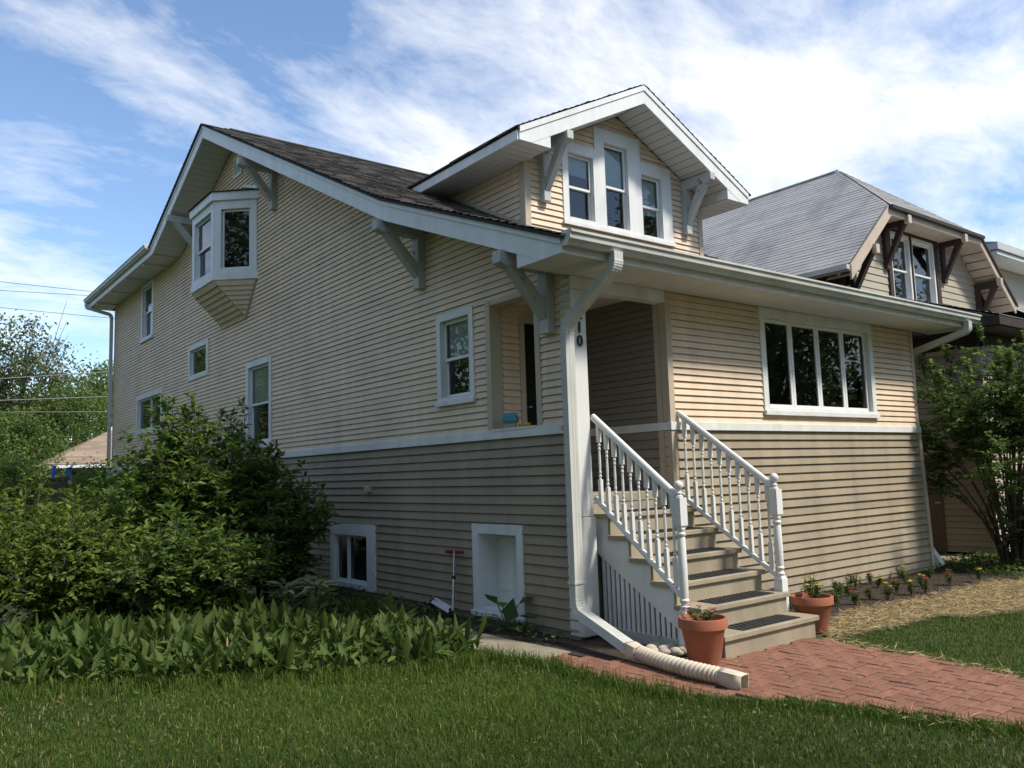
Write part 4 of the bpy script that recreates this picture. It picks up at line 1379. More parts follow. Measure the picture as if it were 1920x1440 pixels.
# pebbles beside the drain
for i, (x, y) in enumerate([(0.16, -0.80), (0.10, -0.93), (0.20, -0.92), (0.12, -1.05), (0.20, -1.06), (0.04, -0.84), (0.02, -1.02), (0.15, -1.17), (0.06, -1.13), (-0.02, -0.92)]):
    bm = bmesh.new()
    bmesh.ops.create_icosphere(bm, subdivisions=2, radius=0.05)
    rr = random.Random(i)
    sx, sy, sz = rr.uniform(0.9, 1.4), rr.uniform(0.8, 1.1), rr.uniform(0.55, 0.75)
    for v in bm.verts:
        v.co = Vector((v.co.x * sx, v.co.y * sy, v.co.z * sz)) * (1 + 0.10 * math.sin(v.co.x * 70 + i) * math.cos(v.co.y * 55 + 2 * i))
    me = bpy.data.meshes.new('stone'); bm.to_mesh(me); bm.free()
    o = link('stone', me, 'stone', smooth=True, label='pale rounded stone lying by the slatted stair skirt', cat='stone', group='stones beside the drain pipe')
    o.location = (x, y, 0.03); o.rotation_euler = (0, 0, rr.uniform(0, 3))

# ------------------------------------------------------------------ small things
# kick scooter leaning on the wall
sc_ = thing('kick_scooter', 'folding kick scooter with red foam grips leaning on the side wall', 'scooter', (0, 0, 0))
cyl = lambda r, k=10: [(math.cos(a) * r, math.sin(a) * r) for a in np.linspace(0, 2 * math.pi, k + 1)[:-1]]
foot, head = Vector((-0.26, 1.86, 0.06)), Vector((-0.075, 2.075, 0.72))
mid_ = foot.lerp(head, 0.55)
MB().sweep(cyl(0.014), [foot, head]).build('steering_tube', 'metal_grey', sc_, smooth='auto')
MB().sweep(cyl(0.018), [foot, mid_]).build('lower_tube', 'metal_grey', sc_, smooth='auto')
MB().sweep(cyl(0.024), [mid_, mid_ + (head - foot) * 0.05]).build('clamp', 'black_plastic', sc_, smooth='auto')
hd = Vector((0.02, 0.19, -0.006)) * 1.05
MB().sweep(cyl(0.011), [head - hd * 0.9, head + hd * 0.9]).build('handlebar', 'metal_grey', sc_, smooth='auto')
for sg in (-1, 1):
    MB().sweep(cyl(0.020, 12), [head + hd * 0.22 * sg, head + hd * sg], up=(1, 0, 0)).build('grip', 'red_foam', sc_, smooth='auto')
MB().beam(foot + Vector((0.01, 0.05, 0.03)), foot + Vector((0.04, 0.46, 0.10)), 0.09, 0.022, up=(-0.6, 0, 0.8)).build('deck', 'metal_grey', sc_, bevel=0.004)
MB().beam(foot, foot + Vector((0.005, 0.06, 0.05)), 0.03, 0.03).build('folding_joint', 'black_plastic', sc_)
MB().sweep(cyl(0.006, 6), [foot + Vector((0.03, 0.40, 0.11)), foot + Vector((0.03, 0.45, 0.15)), foot + Vector((0.05, 0.50, 0.10))]).build('brake_fender', 'metal_grey', sc_)
for p in (foot + Vector((0, -0.01, -0.01)), foot + Vector((0.04, 0.49, 0.06))):
    MB(Fr(tuple(p), (0, 1, 0), (0, 0, 1), (1, 0, 0))).lathe([(0.0, -0.012), (0.045, -0.012), (0.05, -0.006), (0.05, 0.006), (0.045, 0.012), (0.0, 0.012)], (0, 0, 0), 18).build('wheel', 'black_plastic', sc_, smooth='auto')

# birdhouse on the sill of the porch opening
bh = thing('birdhouse', 'small wooden birdhouse with teal roof on the porch sill', 'birdhouse', (0.10, 1.16, 2.094))
BH = Fr((0, 0, 0), (0.80, 0.60, 0), (0.60, -0.80, 0))
MB(BH).prism([(-0.05, 0.0), (0.05, 0.0), (0.05, 0.10), (0.0, 0.16), (-0.05, 0.10)], -0.06, 0.06, 'n').build('body', 'birdhouse_wood', bh, fix=True)
for sg in (-1, 1):
    MB(BH).prism([(0.0, 0.162), (sg * 0.075, 0.075), (sg * 0.075, 0.087), (0.0, 0.176)], -0.08, 0.08, 'n').build('roof_board', 'teal_paint', bh, fix=True)
MB(BH).prism([(0.016 * math.cos(a), 0.075 + 0.016 * math.sin(a)) for a in np.linspace(0, 2 * math.pi, 13)[:-1]], 0.0605, 0.063, 'n').build('entrance_hole', 'black_plastic', bh)
for i, (x, y) in enumerate(((0.10, 0.98), (0.09, 0.92), (0.11, 0.86))):
    n = 26
    th, ph = rng.random(n) * 6.28, rng.random(n) * 1.2
    D = np.stack([np.cos(th) * np.cos(ph), np.sin(th) * np.cos(ph), np.sin(ph) + 0.2], 1)
    leaves('artificial_flower', np.tile([x, y, 2.11], (n, 1)), D, np.tile([0, 0, 1.0], (n, 1)) + D * 0.1, 0.045, 0.03, 'petal_yellow', None,
           label='yellow artificial flower head lying on the porch sill', cat='flower', group='flower heads on the porch sill')


def pot(loc, r, h, label):
    t = thing('flower_pot', label, 'pot', loc)
    pr = [(r * 0.62, 0.0), (r * 0.64, 0.01), (r * 0.88, h * 0.77), (r * 0.90, h * 0.78), (r, h * 0.785), (r, h * 0.985), (r * 0.985, h), (r * 0.90, h), (r * 0.885, h * 0.985), (r * 0.86, h * 0.82)]
    MB().lathe(pr, (0, 0, 0), 36).build('pot_body', 'terracotta', t, smooth='auto')
    MB().lathe([(r * 0.87, h * 0.86), (r * 0.5, h * 0.885), (0.001, h * 0.88)], (0, 0, 0), 24).build('potting_soil', 'soil', t)
    return t


pot((-0.015, -1.485, 0.012), 0.20, 0.37, 'tall terracotta pot of pink flowers left of the bottom step')
pot((1.82, -1.32, -0.01), 0.20, 0.34, 'terracotta pot of yellow flowers right of the bottom step')


def bedding(loc, kind, label, group, h=0.16, cat='plant', spread=0.07, nst=7, nl=11, seed=0):
    t = thing('flowering_plant', label, cat, loc, group)
    rg = np.random.default_rng(seed)
    P, D, N_, BP = [], [], [], []
    st = MB()
    for s in range(nst):
        a = rg.random() * 6.28
        tip = np.array([math.cos(a) * spread * rg.random(), math.sin(a) * spread * rg.random(), h * (0.65 + 0.4 * rg.random())])
        base = np.array([tip[0] * 0.2, tip[1] * 0.2, 0.0])
        st.sweep(cyl(0.0028, 4), [base, (base + tip) / 2 + [tip[0] * 0.1, 0, 0.01], tip])
        for l in range(nl):
            f = 0.25 + 0.75 * (l + 0.5) / nl
            a2 = rg.random() * 6.28
            P.append(base * (1 - f) + tip * f)
            D.append([math.cos(a2), math.sin(a2), 0.15 + 0.5 * rg.random()])
            N_.append([-0.2 * math.cos(a2), -0.2 * math.sin(a2), 1.0])
        BP.append(tip)
    st.build('stem', 'stem_green', t)
    leaves('foliage', P, D, N_, 0.05, 0.024, 'leaf_bed', t)
    if kind:
        P, D, N_ = [], [], []
        nb = {'petal_pink': 6, 'petal_red': 2, 'petal_yellow': 2}[kind]
        for tip in BP[:nb]:
            for q in range(9):
                a2 = q * 0.698 + rg.random() * 0.3
                P.append(tip + [0, 0, 0.012 + 0.004 * (q % 3)])
                D.append([math.cos(a2), math.sin(a2), 0.25 + 0.25 * rg.random()])
                N_.append([0, 0, 1.0])
        leaves('blossom', P, D, N_, 0.030, 0.026, kind, t, droop=0.15, fold=0.1)
    return t


bedding((-0.015, -1.485, 0.33), 'petal_pink', 'pink flowering plant growing in the tall terracotta pot', None, h=0.13, spread=0.16, nst=12, nl=9, seed=3)
bedding((1.76, -1.38, 0.285), 'petal_yellow', 'yellow flowering plant growing in the pot right of the bottom step', None, h=0.20, spread=0.08, nst=8, seed=4)
bedding((1.90, -1.26, 0.285), 'petal_yellow', 'upright yellow flowering plant at the house side of the right pot', None, h=0.24, spread=0.07, nst=8, seed=5)
FL = [(5.03, -0.14, 'r'), (4.8, -0.36, 'y'), (4.55, -0.12, 'r'), (5.82, -0.14, 'y'), (3.43, -0.83, 'r'), (3.84, -0.78, 'n'), (3.96, -0.93, 'y'), (4.5, -0.76, 'r'), (5.33, -0.45, 'n'), (4.47, -0.96, 'y'),
      (5.2, -0.72, 'y'), (4.7, -1.01, 'r'), (4.48, -0.24, 'n'), (4.17, -0.16, 'n'), (3.74, -0.46, 'n'), (3.18, -0.75, 'n'), (5.95, -0.48, 'n'), (3.94, -0.46, 'n'), (5.51, -0.94, 'r'), (6.0, -1.1, 'y'), (2.75, -0.45, 'n'), (2.45, -0.75, 'n'), (3.3, -0.3, 'n')]
lab = {'r': ('petal_red', 'small red flowering plant in the bare soil bed'), 'y': ('petal_yellow', 'small yellow flowering plant in the bare soil bed'), 'n': (None, 'small leafy plant without blossom in the bare soil bed')}
for i, (x, y, k_) in enumerate(FL):
    bedding((x, y, 0.0), lab[k_][0], lab[k_][1], 'bedding plants below the front wall', h=0.15 + 0.06 * random.random(), spread=0.075, seed=20 + i)

# soil of the flower bed, straw
MB().prism([(1.62, -1.42), (1.62, 0.02), (7.2, 0.02), (7.4, -0.5), (7.3, -1.1), (6.3, -1.35), (5.3, -1.25), (4.4, -1.22), (3.8, -1.12), (3.28, -1.05), (2.8, -1.05), (2.1, -1.35)], -0.05, 0.0, 'z').build('soil_bed', 'soil', kind='structure')
MB().prism([(-0.50, 0.03), (0.27, 0.03), (0.27, -1.48), (0.12, -1.54), (-0.1, -1.42), (-0.27, -1.2), (-0.42, -0.95), (-0.48, -0.6), (-0.5, -0.3)], -0.05, -0.006, 'z').build('soil_bed', 'soil', kind='structure')
MB().prism([(-0.52, 0.03), (-0.04, 0.03), (-0.04, 7.0), (-0.53, 7.0)], -0.05, -0.004, 'z').build('soil_strip', 'soil', kind='structure')
# crumbs of mulch
n = 5000
x, y = rng.uniform(1.6, 7.3, n), rng.uniform(-1.35, 0.0, n)
P = np.stack([x, y, np.zeros(n) + 0.004], 1)
D = rng.normal(size=(n, 3)) * [1, 1, 0.25]
leaves('mulch', P, D, np.tile([0, 0, 1.0], (n, 1)) + rng.normal(size=(n, 3)) * 0.4, rng.uniform(0.01, 0.035, n), rng.uniform(0.006, 0.014, n), 'soil', None, droop=0, label='dark crumbly mulch over the flower bed', cat='mulch', kind='stuff')


# ------------------------------------------------------------------ lawn
def scatter(poly, dens):
    xs, ys_ = [p[0] for p in poly], [p[1] for p in poly]
    n = int((max(xs) - min(xs)) * (max(ys_) - min(ys_)) * dens)
    x, y = rng.uniform(min(xs), max(xs), n), rng.uniform(min(ys_), max(ys_), n)
    k_ = in_poly(x, y, poly)
    return x[k_], y[k_]


bed_front = [(-5.6, 2.5), (-4.59, 1.79), (-3.91, 1.34), (-3.25, 0.85), (-2.59, 0.36), (-1.99, 0.10), (-1.41, -0.02), (-1.10, 0.10)]
lawn_poly = [(-9, 5.0)] + bed_front + [(-0.98, -0.2), (-0.86, -0.48), (-0.94, -1.0), (-0.92, -1.46), (-0.82, -2.0), (-0.62, -2.4), (-0.42, -2.6), (-0.29, -2.95), (-0.20, -3.26), (-0.07, -3.55), (0.12, -3.92), (0.05, -8), (-9, -8)]
straw_poly = [(1.87, -1.31), (1.57, -1.66), (2.19, -1.74), (2.69, -1.79), (3.31, -1.82), (3.47, -2.1), (4.01, -2.26), (4.24, -2.4), (7.6, -2.0), (7.9, -1.55), (6.44, -1.40), (6.06, -1.15), (5.27, -1.17), (4.42, -1.18), (3.83, -1.1), (3.28, -1.02), (2.83, -1.03)]
right_poly = [(1.50, -1.62), (1.45, -1.72), (1.41, -2.2), (1.35, -2.7), (1.28, -3.1), (1.21, -3.5), (1.13, -4.2), (1.06, -8), (14, -8), (14, -1.9), (7.6, -1.95), (4.24, -2.35), (3.47, -2.05), (3.31, -1.78), (2.69, -1.75), (2.19, -1.70), (1.75, -1.60)]
# keep lawns dense only where they are near and in view
CAMX, CAMY = -5.455, -6.015


def lawn(poly, dens, hmul, nm, lbl):
    x, y = scatter(poly, dens)
    d = np.hypot(x - CAMX, y - CAMY)
    fwd = (x - CAMX) * 0.6113 + (y - CAMY) * 0.7839
    side = (x - CAMX) * 0.79 - (y - CAMY) * 0.612
    vis = (fwd > 2.6) & (np.abs(side) < fwd * 0.72 + 0.6)
    keep = np.where(vis, rng.random(len(x)) < np.clip(7.0 / np.maximum(d, 0.1), 0.35, 1.0), np.where((fwd > 0.4) & (np.abs(side) < fwd * 1.4 + 2.0), rng.random(len(x)) < 0.42, rng.random(len(x)) < 0.14))
    wm = np.where(vis, 1.0, 1.9)
    x, y, d, wm = x[keep], y[keep], d[keep], wm[keep]
    # tufts: height and colour drift over the lawn
    f = 0.5 + 0.25 * np.sin(x * 2.1 + 1.3 * np.sin(y * 1.7)) + 0.25 * np.sin(y * 2.6 + 1.1 * np.sin(x * 1.3 + 2))
    h = (0.028 + 0.035 * rng.random(len(x)) + 0.03 * f * f) * hmul
    tall = rng.random(len(x)) < 0.02
    h = np.where(tall, h * 1.7, h)
    g2 = np.sin(x * 0.9 + 2.0 * np.sin(y * 0.7 + 1)) * np.sin(y * 1.1 + 1.5 * np.sin(x * 0.8))
    h *= 1 + 0.35 * np.clip(g2, -1, 1)
    r = np.clip(0.05 + 0.5 * rng.random(len(x)) + 0.5 * f * rng.random(len(x)) + np.where(rng.random(len(x)) < 0.04, 0.4, 0) + 0.18 * g2, 0, 1)
    w = 0.003 + 0.003 * rng.random(len(x)) ** 2 + np.clip(d - 6, 0, 10) * 0.0005
    w *= wm
    blades(nm, np.stack([x, y, np.full(len(x), -0.02)], 1), h, w, 0.8, 'grass', None, r, label=lbl, cat='grass', kind='stuff')
    return x, y


lx, ly = lawn(lawn_poly, 6000, 1.0, 'lawn_grass', 'shaded green lawn in front of the leafy bed')
lawn(right_poly, 3800, 0.8, 'lawn_grass', 'sunlit lawn strip between the brick path and the straw')
# dead blades through the lawn
sel = rng.choice(len(lx), 9000)
blades('dry_grass', np.stack([lx[sel], ly[sel], np.full(9000, -0.01)], 1), rng.uniform(0.03, 0.07, 9000), 0.003, 1.2, 'straw', None, rng.random(9000) * 0.6, label='dry straw coloured blades through the shaded lawn', cat='grass', kind='stuff')
# long unmown grass at the path edge and bed edge
ed = [(-1.15, 0.1), (-1.0, -0.2), (-0.9, -0.6), (-0.97, -1.0), (-0.95, -1.46), (-0.85, -2.0), (-0.65, -2.42), (-0.45, -2.66), (-0.3, -2.98), (-0.22, -3.3), (-0.1, -3.6), (0.08, -3.95), (0.05, -5)]
pts, hs = [], []
for (x0, y0), (x1, y1) in zip(ed[:-1], ed[1:]):
    k_ = int(math.hypot(x1 - x0, y1 - y0) * 900)
    t = rng.random(k_)
    pts.append(np.stack([x0 + (x1 - x0) * t + rng.normal(-0.05, 0.07, k_), y0 + (y1 - y0) * t + rng.normal(-0.02, 0.05, k_), np.full(k_, -0.02)], 1))
    hs.append(np.full(k_, 0.14 if y0 > -1.6 else 0.09))
pts = np.concatenate(pts); hs = np.concatenate(hs) * rng.uniform(0.5, 1.3, len(pts))
blades('edge_grass', pts, hs, 0.005, 0.9, 'grass', None, rng.random(len(pts)) * 0.6, label='long grass fringe along the edge of the brick path', cat='grass', kind='stuff')
k_ = 5000
t = rng.random(k_)
bx = np.interp(t, np.linspace(0, 1, len(bed_front)), [p[0] for p in bed_front]); by = np.interp(t, np.linspace(0, 1, len(bed_front)), [p[1] for p in bed_front])
blades('edge_grass', np.stack([bx + rng.normal(0, 0.1, k_), by + rng.normal(-0.05, 0.1, k_), np.full(k_, -0.02)], 1), rng.uniform(0.05, 0.2, k_), 0.005, 0.9, 'grass', None, 0.2 + rng.random(k_) * 0.7,
       label='long grass fringe in front of the leafy bed', cat='grass', kind='stuff')
# fallen leaves and clover in the lawn
sel = rng.choice(len(lx), 2600)
P = np.stack([lx[sel], ly[sel], rng.uniform(0.005, 0.035, len(sel))], 1)
leaves('clover', P, rng.normal(size=(len(sel), 3)) * [1, 1, 0.2], np.tile([0, 0, 1.0], (len(sel), 1)) + rng.normal(size=(len(sel), 3)) * 0.3, rng.uniform(0.015, 0.04, len(sel)), rng.uniform(0.012, 0.03, len(sel)), 'leaf_bed', None, rnd=0.4 + 0.6 * rng.random(len(sel)),
       label='scattered clover leaves through the shaded lawn', cat='clover', kind='stuff')


def straw(poly, dens, lbl, zs=0.04):
    x, y = scatter(poly, dens)
    n = len(x)
    P = np.stack([x, y, rng.random(n) ** 2 * zs + 0.002], 1)
    D = rng.normal(size=(n, 3)) * [1, 1, 0.16]
    leaves('straw', P, D, np.tile([0, 0, 1.0], (n, 1)) + rng.normal(size=(n, 3)) * 0.5, rng.uniform(0.06, 0.16, n), rng.uniform(0.003, 0.006, n), 'straw', None, droop=0.05, label=lbl, cat='straw', kind='stuff')


straw(straw_poly, 2600, 'loose pale straw spread between the flower bed and lawn')
straw([(1.50, -1.62), (1.42, -1.72), (1.36, -2.2), (1.30, -2.7), (1.22, -3.1), (1.15, -3.5), (1.07, -4.2), (1.2, -4.2), (1.33, -3.5), (1.40, -3.1), (1.48, -2.7), (1.52, -2.2), (1.58, -1.74)], 1500, 'thin line of straw along the edge of the brick path', 0.02)
straw([(-0.2, -3.0), (-0.34, -3.0), (-0.30, -3.45), (-0.05, -3.75), (0.05, -3.7)], 900, 'small patch of straw on the grass beside the path', 0.03)
MB().prism(straw_poly, -0.05, 0.001, 'z').build('straw_ground', 'sand_joint', kind='structure')


# ------------------------------------------------------------------ broad leaves of the bed
def upright_leaves(nm, x, y, h, ln, wd, m, lbl, cat, lean=0.5, fold=0.2, kind='stuff', parent=None, z=0.0, **kw):
    n = len(x)
    a = rng.random(n) * 6.28
    le = lean * rng.random(n)
    D = np.stack([np.cos(a) * le, np.sin(a) * le, np.ones(n)], 1)
    Nn = np.stack([-np.cos(a), -np.sin(a), le + 0.15], 1)
    P = np.stack([x, y, np.full(n, z)], 1)
    P[:, 2] += h
    return leaves_long(nm, P, D, Nn, ln, wd, m, parent, droop=rng.uniform(0.02, 0.45, n), fold=fold, label=lbl, cat=cat, kind=kind, **kw)


bed_poly = [(-7.0, 3.4), (-4.59, 1.85), (-3.91, 1.38), (-3.25, 0.86), (-2.59, 0.36), (-1.99, 0.12), (-1.41, 0.0), (-1.12, 0.15), (-1.0, 0.9), (-0.97, 1.8), (-1.0, 2.8), (-1.0, 3.3), (-1.6, 3.6), (-3.0, 4.3), (-7.0, 5.0)]
x, y = scatter(bed_poly, 520)
cl = 0.5 + 0.5 * np.sin(x * 4.3 + 1.9 * np.sin(y * 3.1)) * np.sin(y * 4.0 + 1.2 * np.sin(x * 2.7))
kp = rng.random(len(x)) < 0.45 + 0.6 * cl
x, y, cl = x[kp], y[kp], cl[kp]
n = len(x)
hh = rng.uniform(0.0, 0.10, n) * (0.5 + cl)
siz = rng.gamma(3.5, 1 / 3.5, n) * (0.75 + 0.45 * cl)
patch = 0.5 + 0.5 * np.sin(x * 3.1 + 1.7 * np.sin(y * 2.3)) * np.sin(y * 2.7 + x)
rr_ = np.clip(0.6 * patch * rng.random(n) + 0.4 * rng.random(n), 0, 1)
upright_leaves('leafy_ground_cover', x, y, hh, np.clip(0.165 * siz, 0.05, 0.30), np.clip(0.047 * siz, 0.016, 0.085), 'leaf_bed', 'dense bed of broad upright green leaves beside the walk', 'ground cover', lean=1.2, fold=0.3, rnd=rr_)
sel = rng.choice(n, 60)
upright_leaves('withered_leaves', x[sel], y[sel], hh[sel] + 0.02, 0.12, 0.018, 'straw', 'scattered yellowed leaves among the broad leafed bed', 'leaves', lean=1.6, fold=0.3)
k_ = rng.choice(n, 1400)
blades('bed_grass', np.stack([x[k_] + 0.03, y[k_], np.zeros(1400)], 1), rng.uniform(0.15, 0.38, 1400), 0.005, 0.7, 'grass', None, 0.2 + 0.8 * rng.random(1400), label='thin grass stalks growing up through the leafy bed', cat='grass', kind='stuff')
x, y = scatter(bed_poly, 130)
n = len(x)
P = np.stack([x, y, rng.uniform(0.02, 0.2, n)], 1)
leaves_long('leafy_ground_cover', P, rng.normal(size=(n, 3)) * [1, 1, 0.3] + [0, 0, -0.1], np.tile([0, 0, 1.0], (n, 1)) + rng.normal(size=(n, 3)) * 0.5, rng.uniform(0.10, 0.2, n), rng.uniform(0.04, 0.07, n), 'leaf_bed', None, droop=0.3, label='arching lower leaves filling the leafy bed', cat='ground cover', kind='stuff')
# trailing weeds by the wall and the walk
for poly, dens, lbl in (([(-0.5, 2.4), (-0.05, 2.4), (-0.05, 6.5), (-0.5, 6.5)], 500, 'low leafy weeds along the wall below the basement window'),
                        ([(-0.46, -0.15), (-0.10, -0.05), (-0.05, 0.9), (-0.42, 0.9)], 330, 'low ivy creeping along the wall beside the walk'),
                        ([(-0.4, 1.0), (-0.06, 1.0), (-0.06, 2.4), (-0.35, 2.4)], 260, 'low weeds growing round the leaning scooter'),
                        ([(6.7, -1.35), (6.9, 0.2), (9.5, 0.3), (9.6, -1.6)], 420, 'dark ivy round the foot of the right hand shrub')):
    x, y = scatter(poly, dens)
    n = len(x)
    P = np.stack([x, y, rng.uniform(0.0, 0.10, n)], 1)
    leaves('weeds', P, rng.normal(size=(n, 3)) * [1, 1, 0.4], np.tile([0, 0, 1.0], (n, 1)) + rng.normal(size=(n, 3)) * 0.4, rng.uniform(0.03, 0.07, n), rng.uniform(0.025, 0.05, n), 'leaf_bed', None, label=lbl, cat='weeds', kind='stuff')
# one big weed in front of the recess
bw = thing('burdock_plant', 'broad leaved weed growing in front of the white basement recess', 'plant', (-0.26, 0.86, 0.0))
P, D, N_ = [], [], []
st = MB()
for i in range(9):
    a = i * 0.7 + 0.3
    t_ = np.array([math.cos(a) * 0.13, math.sin(a) * 0.13, 0.06 + 0.10 * (i % 3)])
    st.sweep(cyl(0.006, 5), [(0, 0, 0), tuple(t_ * [0.6, 0.6, 0.7]), tuple(t_)])
    P.append(t_); D.append([math.cos(a), math.sin(a), 0.2 + 0.6 * (i % 3 == 2)]); N_.append([-0.3 * math.cos(a), -0.3 * math.sin(a), 1])
P.append(np.array([0.02, 0.0, 0.08])); D.append([0.02, -0.25, 1.0]); N_.append([-0.8, -0.6, 0.2])
st.build('stem', 'stem_green', bw)
leaves('foliage', P, D, N_, [0.22] * 9 + [0.26], [0.15] * 9 + [0.19], 'leaf_broad', bw, rnd=rng.random(10))
# variegated hostas
for i, (x0, y0) in enumerate(((-1.30, 4.05), (-1.02, 3.75), (-0.85, 4.2))):
    hs_ = thing('hosta_plant', 'cream variegated hosta below the tall shrub', 'plant', (x0, y0, 0.0), 'hostas below the tall shrub')
    n = 70
    a = rng.random(n) * 6.28
    el = rng.uniform(0.1, 0.9, n)
    D = np.stack([np.cos(a), np.sin(a), el], 1)
    leaves_long('foliage', np.stack([np.cos(a) * 0.05, np.sin(a) * 0.05, rng.uniform(0.10, 0.32, n)], 1), D, np.stack([-np.cos(a) * el, -np.sin(a) * el, np.ones(n)], 1), rng.uniform(0.18, 0.28, n), rng.uniform(0.05, 0.08, n), 'leaf_hosta', hs_, droop=0.4)


# ------------------------------------------------------------------ shrubs
def shrub(name, label, loc, height, spread, nst, m, lm_len=(0.07, 0.12), lw=0.42, twigs=13, per=13, seed=1, stem_m='bark', low=0.12, bias=(0, 0), cat='shrub', group=None, twl=(0.22, 0.5), arch=0.35, maxz=None, leaf_up=0.25):
    t = thing(name, label, cat, loc, group)
    rg = np.random.default_rng(seed)
    st = MB()
    P, D, N_, Ln, Rn = [], [], [], [], []
    for s in range(nst):
        a = rg.random() * 2 * math.pi
        rad = spread * math.sqrt(rg.random())
        top = np.array([math.cos(a) * rad + bias[0], math.sin(a) * rad + bias[1], height * (1.0 - 0.45 * (rad / spread) ** 2) * rg.uniform(0.72, 1.05)])
        b0 = np.array([math.cos(a) * 0.18 * rg.random(), math.sin(a) * 0.18 * rg.random(), 0])
        c1 = b0 + np.array([top[0] * 0.15, top[1] * 0.15, top[2] * 0.65])
        pts = []
        for j in range(7):
            f = j / 6
            pts.append(b0 * (1 - f) ** 2 + c1 * 2 * f * (1 - f) + top * f * f)
        r0 = 0.014 + 0.010 * rg.random()
        st.sweep(cyl(1.0, 5), pts, scales=[r0 * (1 - 0.75 * j / 6) for j in range(7)])
        for w_ in range(twigs):
            f = low + (1 - low) * (w_ + rg.random()) / twigs
            p0 = b0 * (1 - f) ** 2 + c1 * 2 * f * (1 - f) + top * f * f
            ta = a + rg.normal() * 1.25
            out = np.array([math.cos(ta), math.sin(ta), rg.uniform(-0.05, 0.9)])
            if f > 0.93:
                out = np.array([0.25 * math.cos(ta), 0.25 * math.sin(ta), 1.0])
            out /= np.linalg.norm(out)
            tl = rg.uniform(*twl) * (1.15 - 0.45 * f)
            p1 = p0 + out * tl + np.array([0, 0, -arch * tl * rg.uniform(0.1, 0.9)])
            st.sweep(cyl(1.0, 3), [p0, (p0 + p1) / 2 + [0, 0, 0.12 * tl], p1], scales=[0.005, 0.004, 0.002], caps=False)
            for l in range(per):
                g = 0.12 + 0.88 * (l + 0.5) / per
                q = p0 + (p1 - p0) * g + np.array([0, 0, 0.12 * tl * math.sin(g * math.pi)]) + rg.normal(size=3) * 0.012
                sd = np.cross(out, [0, 0, 1.0]); sd /= (np.linalg.norm(sd) + 1e-6)
                sg = 1 if l % 2 else -1
                dirv = out * rg.uniform(0.45, 0.9) + sd * sg * rg.uniform(0.5, 0.9) + np.array([0, 0, rg.uniform(-0.6, leaf_up)]) + rg.normal(size=3) * 0.2
                P.append(q); D.append(dirv)
                N_.append(np.array([0, 0, 1.0]) + rg.normal(size=3) * 0.5)
                Ln.append(rg.uniform(*lm_len))
                Rn.append(rg.random() * 0.75 + 0.25 * (g > 0.75))
    P = np.array(P); Ln = np.array(Ln)
    kz = P[:, 2] > 0.03
    if maxz:
        kz &= P[:, 2] < maxz
    st.build('stem', stem_m, t)
    leaves('foliage', P[kz], np.array(D)[kz], np.array(N_)[kz], Ln[kz], Ln[kz] * lw, m, t, droop=0.22, rnd=np.array(Rn)[kz])
    return t


shrub('tall_shrub', 'tall arching dark green shrub against the side of the house', (-1.95, 5.3, 0), 2.72, 1.25, 105, 'leaf_shrub', seed=2, twigs=17, per=16, lm_len=(0.075, 0.13), bias=(0.0, 0.2), twl=(0.25, 0.6))
shrub('tall_shrub', 'leggy green shrub reaching in front of the lower siding', (-1.15, 4.95, 0), 1.85, 0.85, 48, 'leaf_shrub', seed=12, twigs=15, per=14, lm_len=(0.075, 0.13), low=0.1)
shrub('spreading_shrub', 'yellow green spreading shrub left of the tall dark shrub', (-3.55, 4.7, 0), 1.32, 1.0, 80, 'leaf_shrub_yellow', seed=5, twigs=14, per=14, lm_len=(0.06, 0.11), low=0.05)
shrub('spreading_shrub', 'dark low shrub behind the broad leaves of the bed', (-2.5, 3.9, 0), 1.15, 1.0, 80, 'leaf_shrub', seed=6, twigs=13, per=13, lm_len=(0.06, 0.11), low=0.05)
shrub('spreading_shrub', 'yellow green shrub reaching out past the lawn edge', (-4.75, 5.2, 0), 1.45, 1.1, 70, 'leaf_shrub_yellow', seed=8, twigs=13, per=13, low=0.05)
shrub('spreading_shrub', 'dark green shrub filling the shade behind the hostas', (-2.2, 4.75, 0), 1.0, 0.7, 60, 'leaf_shrub', seed=44, twigs=12, per=13, low=0.05)
shrub('garden_shrub', 'light green shrub in front of the wooden fence', (-3.4, 9.5, 0), 1.75, 1.2, 55, 'leaf_shrub_yellow', seed=9, twigs=12, per=11, lm_len=(0.08, 0.15))
shrub('garden_shrub', 'dark shrub between the tall shrub and the fence', (-2.2, 8.0, 0), 1.8, 1.0, 50, 'leaf_shrub', seed=19, twigs=12, per=12, lm_len=(0.08, 0.14))
shrub('right_shrub', 'open multi stemmed shrub at the corner of the neighbouring house', (8.0, -0.75, 0), 3.55, 1.75, 40, 'leaf_right', seed=31, twigs=28, per=16, lm_len=(0.06, 0.10), lw=0.6, low=0.56, stem_m='bark', twl=(0.3, 0.7), leaf_up=0.15, bias=(0.2, 0.0))
shrub('right_shrub', 'low leafy shoots at the foot of the corner shrub', (8.15, -0.95, 0), 1.35, 0.6, 26, 'leaf_right', seed=33, twigs=11, per=11, lm_len=(0.06, 0.10), lw=0.6, low=0.1)

# ------------------------------------------------------------------ neighbouring house
nb = thing('neighbor_house', 'neighbouring house with grey clipped gable roof and brown brackets', 'house', (0, 0, 0))
NF, NW, NX = 1.71, 2.21, 9.20            # rake plane, gable wall, side wall
NG = Fr((0, NW, 0), (1, 0, 0), (0, -1, 0))
NS = Fr((NX, 0, 0), (0, 1, 0), (-1, 0, 0))
EX0, EX1, EZ, CX0, CX1, CZ = 8.47, 15.69, 5.20, 10.05, 14.11, 6.592
RX, RY, RZN = 12.08, 3.85, 8.38


